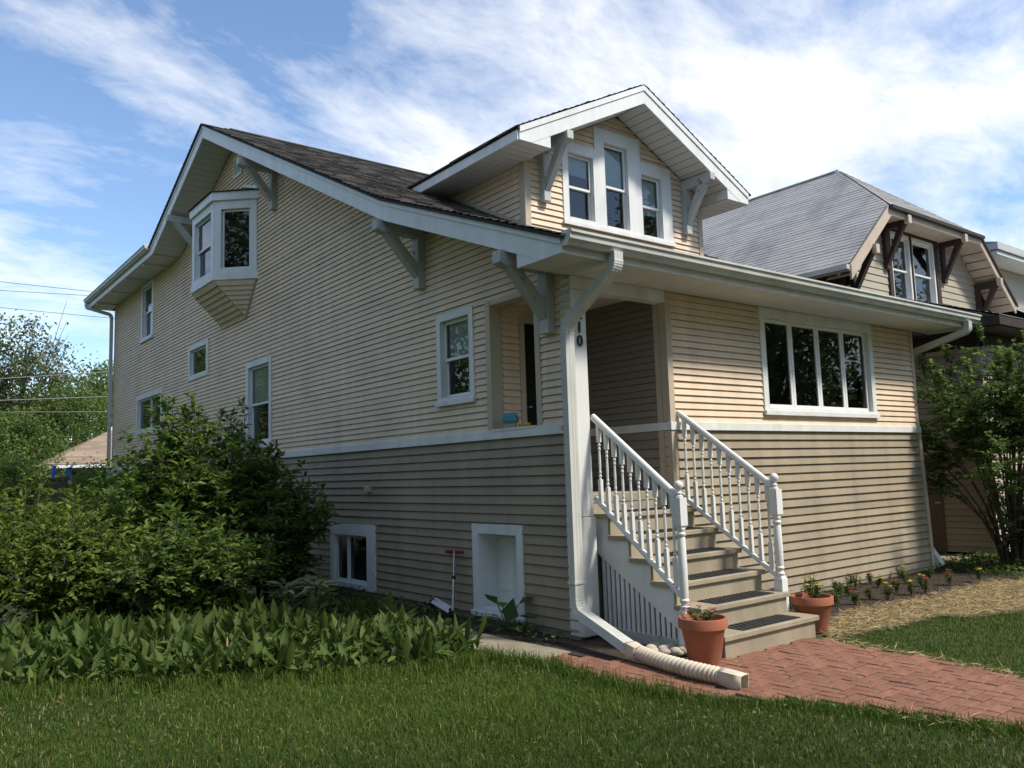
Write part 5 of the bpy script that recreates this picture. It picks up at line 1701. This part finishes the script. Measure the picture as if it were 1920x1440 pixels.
def n_lim(z):
    if z < 5.0:
        return (NX + 0.09, 14.95)
    s = (CZ - EZ) / (CX0 - EX0)
    return (max(NX + 0.09, EX0 + (z + 0.2 - EZ) / s), min(14.95, EX1 - (z + 0.2 - EZ) / s))


nwin = [(10.92, 12.98, 4.9, 6.36)]
nwall = sheet(NG, 'wall', 'interior', nb, n_lim, [3.9, 5.0, 5.6, 6.45], n=-0.2)
siding(NG, nwall, 4.0, 6.46, 0.15, n_lim, nwin, 'neighbor_siding', d=0.016)
for a, b in ((11.0, 11.72), (11.90, 12.80)):
    window(NG, nb, (a - 0.06, b + 0.06, 4.86, 6.36), (a, b, 4.94, 6.28), 'double', blind=0.0, curtain=0.55, sill=False, m='white_paint', name='window', split=0.48)
for a, b in ((10.80, 10.935), (11.785, 11.835), (12.865, 13.02)):
    MB(NG).box(a, b, 0.0, 0.05, 4.8, 6.42).build('window_post', 'dark_wood', nb)
MB(NG).box(10.80, 13.02, 0.0, 0.045, 6.365, 6.45).build('window_head', 'dark_wood', nb)
MB(NG).box(NX, NX + 0.10, -0.1, 0.02, 3.9, 5.0).build('corner_board', 'neighbor_siding', nb)
# roof planes
nr = MB()
nr.quad((EX0, NF, EZ), (CX0, NF, CZ), (RX, RY, RZN), (RX, 16, RZN), (EX0, 16, EZ))
nr.quad((EX1, NF, EZ), (CX1, NF, CZ), (RX, RY, RZN), (RX, 16, RZN), (EX1, 16, EZ))
nr.quad((CX0, NF, CZ), (CX1, NF, CZ), (RX, RY, RZN))
nroof = nr.build('roof', 'roof_edge', nb)
nroof.location.z = -0.03
# grey shingles in courses, trimmed to the roof outline
def course_plane(name, outline, dirs, up, expo, parent, tab, mname='shingle_grey'):
    """courses following the eave direction inside a planar polygon given in (a,b) coordinates"""
    o, ea, eb = Vector(outline[0]), Vector(dirs).normalized(), Vector(up).normalized()
    nrm = ea.cross(eb).normalized()
    if nrm.z < 0: nrm = -nrm
    pl = [((Vector(p) - o).dot(ea), (Vector(p) - o).dot(eb)) for p in outline]
    bmax = max(p[1] for p in pl)
    V, F, A = [], [], []

    def span(b):
        xs = []
        for (a0, b0), (a1, b1) in zip(pl, pl[1:] + pl[:1]):
            if (b0 <= b < b1) or (b1 <= b < b0):
                xs.append(a0 + (a1 - a0) * (b - b0) / (b1 - b0))
        return (min(xs), max(xs)) if len(xs) >= 2 else None
    b = 0.0
    while b < bmax - 0.01:
        s0, s1 = span(b + 1e-3), span(min(b + expo, bmax - 1e-3))
        if s0 and s1:
            x = s0[0]
            while x < s0[1] - 1e-3:
                x1 = min(s0[1], x + random.uniform(*tab))
                f0, f1 = (x - s0[0]) / (s0[1] - s0[0]), (x1 - s0[0]) / (s0[1] - s0[0])
                y0, y1 = s1[0] + (s1[1] - s1[0]) * f0, s1[0] + (s1[1] - s1[0]) * f1
                i = len(V)
                h = 0.006 + 0.004 * random.random()
                P = lambda aa, bb, hh: tuple(o + ea * aa + eb * bb + nrm * hh)
                V.extend([P(x, b, h), P(x1, b, h), P(y1, b + expo, 0.001), P(y0, b + expo, 0.001), P(x, b, -0.004), P(x1, b, -0.004)])
                F.extend([(i, i + 1, i + 2, i + 3), (i + 4, i + 5, i + 1, i)])
                A.extend([random.random()] * 6)
                x = x1
        b += expo
    me = bpy.data.meshes.new(name); me.from_pydata(V, [], F)
    at = me.attributes.new('rnd', 'FLOAT', 'POINT'); at.data.foreach_set('value', A)
    return link(name, me, mname, parent, kind='stuff')


o_ = course_plane('shingles', [(EX0, NF, EZ), (CX0, NF, CZ), (RX, RY, RZN), (RX, 16, RZN), (EX0, 16, EZ)], (0, 1, 0), (RX - EX0, 0, RZN - EZ), 0.125, nroof, (0.7, 1.1))
o_.location.z = 0.06
o_ = course_plane('shingles', [(CX0, NF - 0.05, CZ - 0.02), (CX1, NF - 0.05, CZ - 0.02), (RX, RY, RZN)], (1, 0, 0), (0, RY - NF, RZN - CZ), 0.125, nroof, (0.7, 1.1))
o_.location.z = 0.06
MB().beam((RX, RY, RZN + 0.02), (RX, 16, RZN + 0.02), 0.18, 0.025).build('ridge_cap', 'shingle_grey', nroof)
for x_ in (CX0, CX1):
    MB().beam((x_, NF, CZ + 0.02), (RX, RY, RZN + 0.02), 0.12, 0.02).build('hip_cap', 'shingle_grey', nroof)
# rake boards
NGF = Fr((0, NF, 0), (1, 0, 0), (0, -1, 0))
for pts in ([(EX0, EZ), (CX0, CZ), (CX0 + 0.06, CZ - 0.19), (EX0, EZ - 0.28)], [(CX0, CZ), (CX1, CZ), (CX1 - 0.06, CZ - 0.19), (CX0 + 0.06, CZ - 0.19)], [(CX1, CZ), (EX1, EZ), (EX1, EZ - 0.22), (CX1 - 0.06, CZ - 0.19)]):
    MB(NGF).prism(pts, -0.01, 0.025, 'n').build('rake_board', 'tan_paint', nb, fix=True)
MB(NGF).box(CX0 - 0.02, CX1 + 0.02, 0.026, 0.11, CZ - 0.07, CZ + 0.0).build('gutter', 'roof_edge', nb)
MB(NGF).prism([(CX1, CZ + 0.0), (EX1 + 0.05, EZ + 0.0), (EX1 + 0.05, EZ - 0.07), (CX1, CZ - 0.07)], 0.026, 0.06, 'n').build('drip_edge', 'roof_edge', nb, fix=True)
ss = MB(NGF)
ss.quad((EX0, 0.0, EZ - 0.2), (EX0, -0.5, EZ - 0.2), (CX0, -0.5, CZ - 0.17), (CX0, 0.0, CZ - 0.17))
ss.quad((CX0, 0.0, CZ - 0.17), (CX0, -0.5, CZ - 0.17), (CX1, -0.5, CZ - 0.17), (CX1, 0.0, CZ - 0.17))
sso = ss.build('soffit', 'tan_paint', nb)
k_ = 9
for i in range(k_):
    f0, f1 = i / k_, (i + 1) / k_ - 0.012
    a0, a1 = CX1 + (EX1 - CX1) * f0, CX1 + (EX1 - CX1) * f1
    z0, z1 = CZ - 0.17 + (EZ - CZ) * f0, CZ - 0.17 + (EZ - CZ) * f1
    MB(NGF).quad((a0, 0.0, z0), (a0, -0.5, z0), (a1, -0.5, z1), (a1, 0.0, z1)).build('soffit_panel', 'tan_paint', sso)


def n_bracket(u, zb, zt, reach=0.50, w=0.13):
    p = MB(NG).box(u - w / 2, u + w / 2, 0.0, 0.09, zb, zt).build('bracket', 'dark_wood', nb)
    MB(NG).box(u - w / 2 + 0.002, u + w / 2 - 0.002, 0.091, reach, zt - 0.15, zt).build('bracket_arm', 'dark_wood', p)
    MB(NG).box(u - w / 2 + 0.002, u + w / 2 - 0.002, reach + 0.001, reach + 0.09, zt - 0.13, zt + 0.04).build('arm_end', 'tan_paint', p)
    MB(NG).prism([(0.092, zb + 0.08), (0.092, zb + 0.24), (reach - 0.15, zt - 0.151), (reach - 0.02, zt - 0.151)], u - w / 2 + 0.012, u + w / 2 - 0.012, 'u').build('bracket_brace', 'dark_wood', p)


n_bracket(10.72, 5.50, 6.46)
n_bracket(13.22, 5.50, 6.46)
n_bracket(14.86, 4.7, 5.68)
n_bracket(9.36, 4.75, 5.66)
# eave of the long side, exposed rafters
MB().box(EX0 - 0.03, EX0, NF, 16, EZ - 0.12, EZ + 0.0).build('fascia_board', 'tan_paint', nb)
MB().box(EX0 - 0.12, EX0 - 0.031, NF, 16, EZ - 0.09, EZ - 0.005).build('gutter', 'gutter_metal', nb)
for i in range(12):
    MB().beam((EX0, NF + 0.25 + i * 0.75, EZ - 0.10), (NX + 0.05, NF + 0.25 + i * 0.75, EZ + 0.50), 0.06, 0.12).build('rafter_tail', 'tan_paint', nb)
MB(NS).quad((NW, 0, 3.5), (16, 0, 3.5), (16, 0, 5.75), (NW, 0, 5.75)).build('wall', 'dark_wood', nb)
# lower storey: enclosed porch with low roof
PY = -0.10
NPX = 9.10
NP = Fr((NPX, 0, 0), (0, 1, 0), (-1, 0, 0))
nd = (0.71, 1.12, 0.0, 1.24)
lw_ = sheet(NP, 'wall', 'interior', nb, lambda z: (PY, 16), [0.0, 3.5], n=-0.1)
siding(NP, lw_, 0.05, 3.40, 0.103, lambda z: (PY + 0.05, 8.0), [nd], 'neighbor_siding', d=0.018)
MB(NP).box(PY, 8.0, 0.0, 0.05, 3.40, 3.47).build('belt_board', 'tan_paint', nb)
MB(NP).box(PY - 0.02, PY + 0.06, -0.02, 0.022, 0.0, 3.40).build('corner_board', 'tan_paint', nb)
dn = MB(NP).box(nd[0], nd[0] + 0.06, -0.09, 0.03, 0.0, nd[3]).box(nd[1] - 0.04, nd[1], -0.09, 0.03, 0.0, nd[3]).box(nd[0] + 0.06, nd[1] - 0.04, -0.09, 0.03, nd[3] - 0.12, nd[3]).build('door_frame', 'brown_door', nb)
MB(NP).box(nd[0] + 0.062, nd[1] - 0.042, -0.06, 0.005, 0.02, nd[3] - 0.122).build('door', 'brown_door', dn)
MB(NP).box(nd[0] + 0.03, nd[0] + 0.12, 0.031, 0.045, 0.86, 0.89).build('latch', 'metal_grey', dn)
NFp = Fr((0, PY, 0), (1, 0, 0), (0, -1, 0))
fw_ = sheet(NFp, 'wall', 'interior', nb, lambda z: (NPX, 15.5), [0.0, 3.5], n=-0.1)
siding(NFp, fw_, 0.05, 3.40, 0.103, lambda z: (NPX + 0.05, 15.5), [], 'neighbor_siding', d=0.018)
MB(NFp).box(NPX, 15.5, 0.0, 0.05, 3.40, 3.47).build('belt_board', 'tan_paint', nb)
# low porch roof wrapping the front and a dark band painted as its soffit shade
pr_ = MB()
pr_.quad((8.58, -0.64, 3.86), (16, -0.64, 3.86), (16, NW, 4.9), (NX, NW, 4.9), (8.58, 1.2, 4.02))
pr_.quad((8.58, -0.64, 3.86), (8.58, 16, 3.86), (NX, 16, 4.4), (NX, NW, 4.9))
nporch = pr_.build('roof', 'roof_edge', nb)
o_ = course_plane('shingles', [(8.56, -0.66, 3.88), (16, -0.66, 3.88), (16, NW, 4.92), (NX + 0.3, NW, 4.92)], (1, 0, 0), (0, NW + 0.66, 1.04), 0.125, nporch, (0.6, 1.1))
fr_ = MB().box(8.56, 8.60, -0.66, 16, 3.72, 3.86).box(8.60, 16, -0.66, -0.62, 3.72, 3.86)
fr_.build('fascia_board', 'dark_wood', nb)
MB().box(8.60, NPX + 0.1, -0.62, 16, 3.70, 3.72).build('soffit', 'dark_wood', nb)
MB().box(NPX + 0.1, 16, -0.62, PY, 3.70, 3.72).build('soffit', 'dark_wood', nb)
MB().box(NPX - 0.02, NPX + 0.1, PY + 0.02, 16, 3.48, 3.70).build('eave_shade_band', 'dark_wood', nb)  # dark colour stands for the shade under the soffit
MB().box(NPX + 0.1, 15.5, PY - 0.02, PY + 0.1, 3.48, 3.70).build('eave_shade_band', 'dark_wood', nb)

# third house further along the street
th = thing('far_house', 'grey house with white gutter beyond the neighbouring gable', 'house', (0, 0, 0))
TY = 3.0
MB().box(18.95, 32, TY + 0.7, 14, 0, 7.1).build('wall', 'neighbor_siding', th)
MB().box(18.4, 33, TY, 15, 7.12, 7.22).build('soffit', 'white_soffit', th)
MB().box(18.32, 33, TY - 0.06, TY, 7.24, 7.44).box(18.32, 18.40, TY, 15, 7.24, 7.44).build('gutter', 'aged_paint', th)
tr_ = MB()
tr_.quad((18.3, TY, 7.44), (33, TY, 7.44), (29, 8.5, 9.4), (22.5, 8.5, 9.4)).quad((18.3, TY, 7.44), (22.5, 8.5, 9.4), (18.3, 15, 7.44))
tr_.build('roof', 'roof_edge', th)
tp = MB().quad((17.6, 1.2, 4.6), (33, 1.2, 4.6), (33, TY + 0.7, 6.1), (18.9, TY + 0.7, 6.1)).build('porch_roof', 'roof_edge', th)
course_plane('shingles', [(17.6, 1.18, 4.62), (33, 1.18, 4.62), (33, TY + 0.7, 6.12), (18.9, TY + 0.7, 6.12)], (1, 0, 0), (0, 2.5, 1.5), 0.14, tp, (0.6, 1.1))
MB().box(17.9, 32, 1.5, 3.5, 0, 4.55).build('porch', 'neighbor_siding', th)

# ------------------------------------------------------------------ back garden: garage, fence, cables
ga = thing('garage', 'low garage with tan hipped roof behind the back garden', 'garage', (0, 0, 0))
GY = 33.0
MB().box(0.7, 9.0, GY + 0.5, GY + 7, 0, 2.5).build('wall', 'neighbor_siding', ga)
gr = MB().quad((0.25, GY, 2.56), (9.4, GY, 2.56), (6.2, GY + 3.7, 4.35), (3.6, GY + 3.7, 4.35)).quad((0.25, GY, 2.56), (3.6, GY + 3.7, 4.35), (0.25, GY + 7.4, 2.56)).build('roof', 'roof_tan', ga)
course_plane('shingles', [(0.25, GY, 2.60), (9.4, GY, 2.60), (6.2, GY + 3.7, 4.39), (3.6, GY + 3.7, 4.39)], (1, 0, 0), (0, 3.7, 1.79), 0.16, gr, (0.5, 1.0), 'shingle_tan')
MB().box(0.2, 9.4, GY - 0.10, GY, 2.44, 2.57).build('gutter', 'white_paint', ga)
MB().box(0.25, 9.4, GY, GY + 0.5, 2.42, 2.45).build('soffit', 'dark_wood', ga)
MB().box(3.35, 3.85, GY + 3.4, GY + 3.6, 4.22, 4.42).build('roof_vent', 'white_paint', gr)
MB().box(1.3, 3.6, GY + 0.47, GY + 0.50, 0.2, 2.3).build('garage_door', 'dark_wood', ga)
fe = thing('wooden_fence', 'weathered board fence half hidden by bushes', 'fence', (0, 0, 0))
FY = 24.0
for i in range(46):
    x_ = -6.2 + i * 0.145
    hgt = 1.72 + 0.02 * math.sin(i * 2.3)
    MB().box(x_, x_ + 0.135, FY, FY + 0.022, 0, hgt).build('board', 'fence_wood', fe)
MB().box(-6.3, 0.5, FY + 0.023, FY + 0.07, 1.4, 1.48).box(-6.3, 0.5, FY + 0.023, FY + 0.07, 0.4, 0.48).build('rail', 'fence_wood', fe)
MB().box(-0.95, -0.45, FY - 0.06, FY - 0.001, 0.0, 1.86).build('post', 'fence_wood', fe)
MB().box(-1.0, -0.40, FY - 0.09, FY + 0.08, 1.86, 1.95).build('cap', 'fence_wood', fe)
MB().sweep(cyl(0.04, 8), [(-1.85, 22.0, 0), (-1.85, 22.0, 1.95)]).build('rusty_pole', 'rust', None, label='thin rusty pole standing in front of the wooden fence', cat='pole')
or1 = thing('garden_ornament', 'blue and white bird shaped ornament above the fence', 'ornament', (-0.42, 24.0, 1.95))
MB().beam((0, 0, 0), (0.0, 0, 0.30), 0.14, 0.03, up=(0, 1, 0)).build('body', 'blue_cloth', or1)
MB().beam((-0.18, 0, 0.28), (0.05, 0, 0.30), 0.04, 0.03, up=(0, 1, 0)).beam((0.02, 0, 0.26), (0.16, 0, 0.48), 0.07, 0.03, up=(0, 1, 0)).build('wing', 'pale_cloth', or1)
or2 = thing('garden_ornament', 'plain blue ribbon ornament standing on the fence post', 'ornament', (-0.85, 24.0, 1.95))
MB().beam((-0.03, 0, 0), (0.02, 0, 0.38), 0.09, 0.03, up=(0, 1, 0)).build('body', 'blue_cloth', or2)
for i, (zl_, zr_, y_, r_, m_) in enumerate(((9.48, 9.46, 30, 0.010, 'cable'), (9.21, 9.39, 30, 0.010, 'cable'), (8.60, 8.55, 30, 0.010, 'cable'), (5.85, 6.34, 30, 0.018, 'cable_pale'), (5.04, 5.33, 30, 0.018, 'cable_pale'), (4.62, 4.72, 30, 0.012, 'cable_pale'))):
    pts = []
    for j in range(25):
        x_ = -14 + 30 * j / 24
        zz_ = zl_ + (zr_ - zl_) * (x_ + 1.9) / 4 * (1 if -4 < x_ < 4 else 0.6) + 0.0006 * (x_ - 1) ** 2
        pts.append((x_, y_ + i * 0.3, zz_))
    MB().sweep(cyl(r_, 5), pts).build('overhead_cable', m_, None, label=['topmost thin overhead cable behind the house', 'second thin overhead cable behind the house', 'thin overhead cable below the top pair', 'thick pale overhead cable above the tree tops', 'thick pale overhead cable across the trees', 'thin pale overhead cable low across the trees'][i], cat='cable', group='cables behind the house')


# ------------------------------------------------------------------ trees
def tree(name, label, loc, height, rx, rz, m, nclump, per, leaf=0.2, trunk_h=None, seed=1, bark='bark', group=None, bare=0, zc=None, clump=0.55, sparse=1.0):
    t = thing(name, label, 'tree', loc, group)
    rg = np.random.default_rng(seed)
    zc = zc or height - rz
    C_ = []
    while len(C_) < nclump:
        v = rg.uniform(-1, 1, 3)
        r_ = np.linalg.norm(v)
        if r_ > 1 or r_ < 0.35:
            continue
        C_.append(np.array([v[0] * rx, v[1] * rx, zc + v[2] * rz]))
    tr = MB()
    tr.sweep(cyl(1.0, 9), [(0, 0, -0.1), (0.05, 0.03, height * 0.3), (0.0, 0.1, zc), (0.1, 0.0, height * 0.9)], scales=[height * 0.024, height * 0.019, height * 0.012, 0.03])
    for c in C_[:22]:
        z0 = max(height * 0.2, c[2] - rx * 0.8)
        tr.sweep(cyl(1.0, 5), [(0.02, 0.05, z0), tuple(c * [0.45, 0.45, 1] - [0, 0, 0.15 * rx]), tuple(c)], scales=[height * 0.009, height * 0.005, 0.012])
    for k_ in range(bare):
        a = rg.random() * 6.28
        tr.sweep(cyl(1.0, 4), [(0, 0, zc - rz * 0.4), (math.cos(a) * rx * 0.5, math.sin(a) * rx * 0.5, zc + rz * 0.3), (math.cos(a) * rx * 0.95, math.sin(a) * rx * 0.95, height * rg.uniform(0.9, 1.12))], scales=[0.05, 0.03, 0.008])
    tr.build('trunk', bark, t)
    P, D, N_, Rn = [], [], [], []
    for c in C_:
        n = per
        q = rg.normal(size=(n, 3)) * clump * rg.uniform(0.6, 1.2) * np.array([1, 1, 0.7])
        P.append(c + q)
        D.append(rg.normal(size=(n, 3)) + [0, 0, -0.2])
        N_.append(np.array([0, 0, 1.0]) + rg.normal(size=(n, 3)) * 0.6)
        Rn.append(np.clip(rg.random() * 0.5 + rg.random(n) * 0.5, 0, 1))
    P = np.concatenate(P)
    n = len(P)
    leaves('crown', P, np.concatenate(D), np.concatenate(N_), rg.uniform(0.6, 1.2, n) * leaf, rg.uniform(0.6, 1.2, n) * leaf * 0.6, m, t, rnd=np.concatenate(Rn))
    return t


G_ = 'trees behind the back garden'
tree('backyard_tree', 'tall thin crowned olive tree with bare grey twigs', (0.4, 42, 0), 10.2, 2.3, 3.6, 'leaf_tree_olive', 85, 130, 0.22, seed=1, bark='bark_grey', bare=4, group=G_)
tree('backyard_tree', 'dense bright green tree in front of the garage roof', (2.0, 40, 0), 6.6, 2.4, 2.6, 'leaf_tree', 80, 140, 0.20, seed=2, group=G_)
tree('backyard_tree', 'loose pale green tree showing above the garage', (6.2, 50, 0), 9.6, 2.8, 4.0, 'leaf_tree', 90, 120, 0.22, seed=3, group=G_)
tree('backyard_tree', 'tall hazy green tree closest to the house corner', (9.5, 55, 0), 11.2, 3.2, 5.0, 'leaf_tree', 90, 110, 0.24, seed=14, group=G_)
tree('backyard_tree', 'round bushy tree rising over the fence', (-0.9, 33, 0), 4.6, 1.5, 2.0, 'leaf_tree', 50, 130, 0.17, seed=4, group=G_, clump=0.4)
tree('backyard_tree', 'broad grey green tree at the edge of the garden', (-2.6, 45, 0), 8.5, 3.2, 3.8, 'leaf_tree_olive', 70, 110, 0.22, seed=5, group=G_)
tree('garden_bush', 'bright green bush in front of the fence', (-2.3, 21.5, 0), 2.45, 0.85, 1.05, 'leaf_tree', 40, 110, 0.11, seed=6, clump=0.25)
tree('garden_bush', 'dark bush between the fence and the garage', (-1.7, 26.0, 0), 3.0, 0.9, 1.3, 'leaf_tree', 40, 110, 0.12, seed=7, clump=0.28)
tree('garden_bush', 'green bush by the fence post nearest the house', (0.1, 22.5, 0), 2.3, 0.8, 1.0, 'leaf_tree', 36, 110, 0.11, seed=8, clump=0.25)
tree('garden_bush', 'leafy bush beside the rear corner of the house', (-1.2, 15.5, 0), 2.1, 0.9, 0.9, 'leaf_shrub', 40, 120, 0.10, seed=10, clump=0.25)
hz = [(-20 + 5.5 * i, 68 + 3 * math.sin(i * 2.1), 8.5 + 2 * math.sin(i * 1.7)) for i in range(14)]
for i, (x_, y_, h_) in enumerate(hz):
    tree('distant_tree', 'distant tree in the row beyond the gardens', (x_, y_, 0), h_, 3.6, h_ * 0.42, 'leaf_tree', 34, 90, 0.4, seed=60 + i, group='row of trees beyond the gardens', clump=0.9)
# street trees on the sunny side: they shade the lawn and stand in the window reflections
ST = 'street trees along the kerb'
tree('street_tree', 'street tree shading the front lawn', (-1.5, -9.8, 0), 9.6, 2.7, 2.5, 'leaf_tree', 60, 90, 0.24, seed=21, group=ST, clump=0.65)
for i, (x_, y_) in enumerate(((-16, -19), (-7, -21), (2, -20), (9, -22), (24, -22), (33, -20))):
    tree('street_tree', 'tall street tree on the far side of the road', (x_, y_, 0), 12.5, 4.4, 5.2, 'leaf_tree', 80, 75, 0.36, seed=80 + i, group='trees on the far side of the road', clump=0.95)
tree('street_tree', 'street tree across from the front window', (22, -13, 0), 13, 4.6, 5.2, 'leaf_tree', 90, 80, 0.34, seed=23, group=ST, clump=0.9)
tree('street_tree', 'street tree across from the front window', (30, -9, 0), 12, 4.6, 5.0, 'leaf_tree', 80, 80, 0.34, seed=24, group=ST, clump=0.9)
tree('street_tree', 'street tree across from the front window', (15, -20, 0), 12, 4.2, 5.0, 'leaf_tree', 80, 80, 0.34, seed=25, group=ST, clump=0.9)
# the place left of the lawn, mostly mirrored in the side windows
LS = 'trees along the left boundary'
tree('boundary_tree', 'broad tree standing out of view along the left boundary', (-13.5, 4, 0), 12.0, 3.2, 4.8, 'leaf_tree', 90, 90, 0.30, seed=41, group=LS, clump=0.8)
tree('boundary_tree', 'broad tree standing out of view along the left boundary', (-14, 16, 0), 9.5, 3.4, 3.8, 'leaf_tree', 70, 90, 0.28, seed=42, group=LS, clump=0.8)
for i, (x_, y_) in enumerate(((-12.5, -4), (-14, -12), (-12, 25), (-12.5, 32), (-12, 39), (-11, 47), (-10, 56))):  # first pair added out of view to cut low sky at porch and lawn
    tree('boundary_tree', 'broad tree standing out of view along the left boundary', (x_, y_, 0), 11.0, 3.8, 5.0, 'leaf_tree', 110, 90, 0.32, seed=43 + 7 * i, group=LS, clump=0.85)
for i in range(11):
    tree('boundary_bush', 'broad bush in the hedge along the left boundary', (-11.2 + 0.5 * math.sin(i * 2.2), -7 + i * 4.2, 0), 3.2 + 0.4 * math.sin(i * 1.3), 1.9, 1.5, 'leaf_tree', 40, 60, 0.26, seed=120 + i, group='hedge along the left boundary', clump=0.6)
